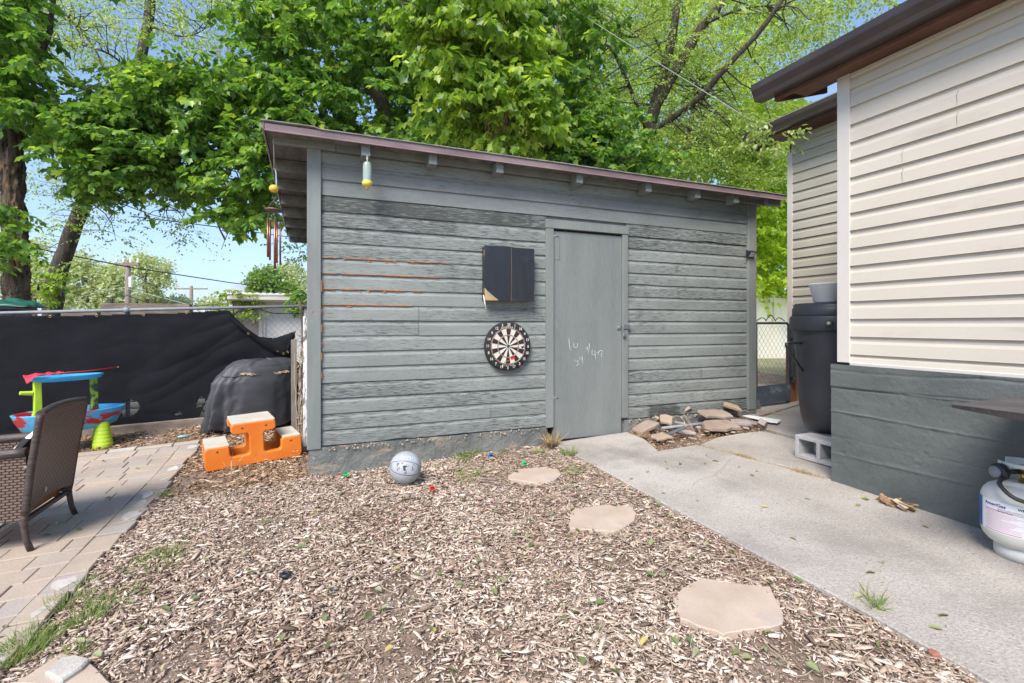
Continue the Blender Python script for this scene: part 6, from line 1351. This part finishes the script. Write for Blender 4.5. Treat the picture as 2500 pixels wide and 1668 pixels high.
nt=m_pil.node_tree; tc=nt.nodes.new('ShaderNodeTexCoord'); ck=nt.nodes.new('ShaderNodeTexChecker'); ck.inputs['Scale'].default_value=9; ck.inputs[1].default_value=(.72,.72,.70,1); ck.inputs[2].default_value=(.02,.02,.02,1); nt.links.new(tc.outputs['Object'],ck.inputs[0]); nt.links.new(ck.outputs[0],nt.nodes['Principled BSDF'].inputs['Base Color'])
b=MB()
def pil(sgn):
    def f(u,v):
        a,c=2*u-1,2*v-1; th=.065*((1-a*a)*(1-c*c))**.45*sgn; return (fx-.13+.13*c+th*.9,fy+.02+.21*a*(1-.06*c*c),zg+.51+.17*c-th*.25)
    return f
b.grid(pil(1),20,20); b.grid(pil(-1),20,20); tag(obj('pillow',b,m_pil,origin=(fx-.13,fy,zg+.5)),'black and white checked pillow leaning in the wicker chair','pillow')
# printed sheet on the patio under the chair
P=[gp(10,1290),gp(62,1255),gp(112,1226),gp(66,1222),gp(-90,1290),gp(-60,1330)]
sh=thing('printed_sheet','white sheet with blue lettering lying under the wicker chair','sheet',tuple(P[1]))
b=MB(); Pm=[(-2.35,3.72),(-1.60,3.72+.0),(-1.50,4.12),(-2.25,4.12)]
P=[gp(-150,1395),gp(60,1252),gp(112,1226),gp(20,1222),gp(-250,1330)]
b.hexa([Vector((p.x,p.y,gh(p.x,p.y)+.021)) for p in P],[Vector((p.x,p.y,gh(p.x,p.y)+.024)) for p in P]); obj('paper',b,m_white,sh)
c0=gp(72,1237); c1=gp(40,1262); d=(c0-c1); d.z=0; d.normalize(); e=Vector((-d.y,d.x,0))
m_bl=mat('blue_print',(.03,.12,.42),rough=.7)
t=text('walk',.085,None,None,lambda x,y:Vector(((c0-d*.045-e*.005+d*x+e*y).x,(c0-d*.045-e*.005+d*x+e*y).y,gh(c0.x,c0.y)+.0275)),bold=.03); obj('lettering',t,m_bl,sh)
# pieces of plastic: teal tube by fence
q=gp(448,1073); b=MB(); b.tube([q+Vector((-.05,0,.03)),q+Vector((.05,.02,.03))],.010,8); tag(obj('teal_tube',b,mat('teal_plastic',(.25,.55,.55),rough=.4),origin=tuple(q)),'small pale teal plastic tube on the litter near the grill cover','toy')
# ---------- propane tank
tx,ty=3.275,1.275; tz=gh(tx,ty)+.012; TR=.155
m_tank=mat('dusty_white_steel',(.62,.61,.56),(.70,.69,.64),scale=5,rough=.45,fine=(.06,40,(1,1,1)),spots=[((.20,.19,.17),60,(1,1,1),.70,.03),((.45,.43,.38),4,(1,1,1.4),.6,.15)])
tk=thing('propane_tank','white steel propane tank with printed label standing against the house base','propane tank',(tx,ty,tz))
pr=[(.0,.045),(.08,.050),(.125,.07),(.148,.10),(TR,.135),(TR,.275),(.148,.312),(.125,.343),(.085,.365),(.0,.375)]
fine_=[]
b=MB(); b.lathe([(.0,.045),(.06,.047),(.10,.057),(.128,.073),(.146,.097),(.154,.125),(TR,.145),(TR,.27),(.153,.29),(.145,.315),(.128,.338),(.10,.355),(.06,.367),(.0,.372)],(tx,ty,tz),56); obj('body',b,m_tank,tk)
b=MB(); b.lathe([(.098,.0),(.105,.0),(.105,.062),(.098,.062),(.098,.0)],(tx,ty,tz),40,cap=False); obj('foot_ring',b,m_tank,tk)
# direction to camera
av=math.atan2(-ty,-tx)
b=MB()
def coll(a0,a1,z0,z1,r=.092,n=14):
    vs=[];
    for i in range(n+1):
        a=a0+(a1-a0)*i/n
        for rr_,z in ((r,z0),(r+.004,z0),(r+.004,z1),(r,z1)): vs.append((tx+rr_*math.cos(a),ty+rr_*math.sin(a),tz+z))
    b.add(vs,[(i*4+k,(i+1)*4+k,(i+1)*4+(k+1)%4,i*4+(k+1)%4) for i in range(n) for k in range(4)]+[(0,1,2,3),(n*4+3,n*4+2,n*4+1,n*4)],True)
a0=av-1.15
coll(a0,a0+.28,.34,.475); coll(a0+.28,a0+1.9,.455,.475); coll(a0+.28,a0+1.9,.352,.385); coll(a0+1.9,a0+2.2,.34,.475); coll(a0+3.4,a0+5.0,.36,.475)
obj('collar',b,m_tank,tk)
b=MB(); b.tube([(tx,ty,tz+.365),(tx,ty,tz+.43)],.016,10); b.ball((tx,ty,tz+.44),.022,10); obj('valve',b,m_brass,tk)
dl=Vector((math.cos(av-1.0),math.sin(av-1.0),0)); b=MB(); c=Vector((tx,ty,tz+.425)); 
dleft=Vector((-cs,sn,0)); cvv=c+dleft*.085+Vector((-.05,-.04,0)); b.tube([c+dleft*.0,c+dleft*.07],.012,8); b.lathe([(0,-.02),(.034,-.02),(.042,-.012),(.042,.012),(.034,.02),(0,.02)],c+dleft*.115,24,Vector((0,0,1)).rotation_difference(dleft).to_matrix()); b.m=1; b.lathe([(0,-.006),(.028,-.006),(.028,.006),(0,.006)],c+dleft*.138,20,Vector((0,0,1)).rotation_difference(dleft).to_matrix())
obj('regulator',b,[m_black,m_galv],tk)
fwd=Vector((-math.sin(YAW),-math.cos(YAW),0)); 
P=[c+dleft*.10+Vector((0,0,-.01)),c+dleft*.13+fwd*.03+Vector((0,0,-.02)),c+dleft*.175+fwd*.06+Vector((0,0,-.045)),c+dleft*.165+fwd*.12+Vector((0,0,-.09)),c+dleft*.09+fwd*.17+Vector((0,0,-.11)),c+fwd*.19-dleft*.0+Vector((0,0,-.105)),c+fwd*.18-dleft*.12+Vector((0,0,-.07)),c+fwd*.15-dleft*.25+Vector((0,0,0)),c+fwd*.12-dleft*.32+Vector((0,0,.15))]
b=MB(); limb(b,P,.0095,.0095,10,0); obj('hose',b,m_black,tk)
# label
def cyl(x,z,r=1.0): # x metres around, 0 = facing camera; +x to the viewer's right
    a=av+x/TR; return (tx+(TR*r)*math.cos(a),ty+(TR*r)*math.sin(a),tz+z)
def patch(x0,x1,z0,z1,r,m,nm,n=24):
    b=MB(); b.grid(lambda u,v:cyl(x0+(x1-x0)*u,z0+(z1-z0)*v,r),n,2); obj(nm,b,m,tk)
sgn=1
# decide handedness: a increasing should move to viewer right
pA=Vector(cyl(.05,.2))-Vector(cyl(0,.2)); 
flipx=-1 if pA.dot(Vector((cs,-sn,0)))<0 else 1
_c=cyl
def cyl(x,z,r=1.0): a=av+flipx*x/TR; return (tx+(TR*r)*math.cos(a),ty+(TR*r)*math.sin(a),tz+z)
m_lab=mat('label_white',(.80,.79,.80),rough=.4); m_lblue=mat('label_blue',(.02,.08,.36),(.02,.25,.55),scale=6,rough=.4); m_red=mat('label_red',(.60,.10,.16),rough=.5); m_navy=mat('label_navy',(.03,.03,.20),rough=.5); m_pink=mat('label_fine_print',(.75,.42,.48),rough=.5); m_ink=mat('label_black',(.02,.02,.02),rough=.5)
patch(-.175,.24,.132,.285,1.003,m_lab,'label',40); patch(-.235,-.178,.132,.285,1.003,m_lblue,'blue_label_edge',10)
def lab(txt,size,x,z,m,nm='lettering',**k): obj(nm,text(txt,size,None,None,lambda a,c_:cyl(x+a,z+c_,1.0065),**k),m,tk)
lab('AmeriGas',.021,-.105,.266,m_navy,bold=.03,sx=1.1); lab('WE CARE ABOUT YOUR SAFETY',.016,.10,.268,m_ink,bold=.03)
b=MB()
for k in range(3):
    t=text('IMPORTANT SAFETY INFORMATION ABOUT THE PROPANE'[k*3:k*3+34],.0062,None,None,lambda a,c_:cyl(-.03+a,.250-k*.0065+c_,1.0065)); b.add(t.v,t.f)
obj('small_print',b,m_ink,tk)
b=MB()
for k in range(14):
    z=.232-k*.0065; w=rnd(.10,.155) if k%5 else rnd(.06,.12); x0_=-.152+(.008 if k%5 else 0)
    b.grid(lambda u,v:cyl(x0_+w*u,z+.0024*v,1.0065),10,1)
    b.grid(lambda u,v:cyl(.022+rnd(.10,.11)*u,z+.0024*v,1.0065),10,1)
obj('small_print',b,m_pink,tk)
b=MB(); b.grid(lambda u,v:cyl(.008+.0012*u,.136+.10*v,1.0065),1,4); b.grid(lambda u,v:cyl(-.152+.12*u,.238+.003*v,1.0065),10,1); b.grid(lambda u,v:cyl(-.152+.15*u,.138+.003*v,1.0065),10,1); obj('small_print',b,m_red,tk)
# ---------- barbecue with side shelf (mostly outside the frame)
bq=thing('barbecue','black barbecue with a folded down side shelf, cut off by the right edge','barbecue',(3.1,.6,gh(3.1,.6)))
m_sh=mat('dusty_dark_shelf',(.055,.05,.052),(.10,.09,.088),scale=5,rough=.6,fine=(.3,90,(1,1,1)),spots=[((.20,.19,.18),50,(1,1,1),.66,.05)])
S0=Vector((2.77,1.33,.825)); b=MB(); zt=.825
b.hexa([(2.775,1.325,zt-.018),(2.80,.95,zt-.050),(3.42,.95,zt-.050),(3.42,1.325,zt-.018)],[(2.77,1.33,zt),(2.77,.93,zt),(3.43,.93,zt),(3.43,1.33,zt)])
obj('side_shelf',b,m_sh,bq,bevel=.003)
b=MB(); b.box(2.80,3.42,.15,.90,.62,.86); obj('firebox',b,m_black,bq,bevel=.03); b=MB(); b.lathe([(0,0)]+[(.30*math.sin(t),.30*(1-math.cos(t))) for t in (.4,.8,1.2,1.57)],(3.11,.52,1.2),32,Matrix.Rotation(math.pi,3,'X')); obj('hood',b,m_black,bq)
for (x,y) in ((2.84,.2),(3.38,.2),(2.84,.85),(3.38,.85)): b=MB(); b.tube([(x,y,gh(x,y)+.01),(x,y,.64)],.014,8); obj('leg',b,m_dkmetal,bq)
# ---------- haze
hm=bpy.data.materials.new('haze_air'); hm.use_nodes=True; nt=hm.node_tree; nt.nodes.remove(nt.nodes['Principled BSDF'])
pv=nt.nodes.new('ShaderNodeVolumePrincipled'); pv.inputs['Color'].default_value=(.80,.88,1,1); pv.inputs['Density'].default_value=.00016; nt.links.new(pv.outputs[0],nt.nodes['Material Output'].inputs['Volume'])
b=MB(); b.box(-6500,6500,-6500,6500,-12,420); tag(obj('haze',b,hm),'thin pale blue air haze over the whole scene','haze',kind='stuff')
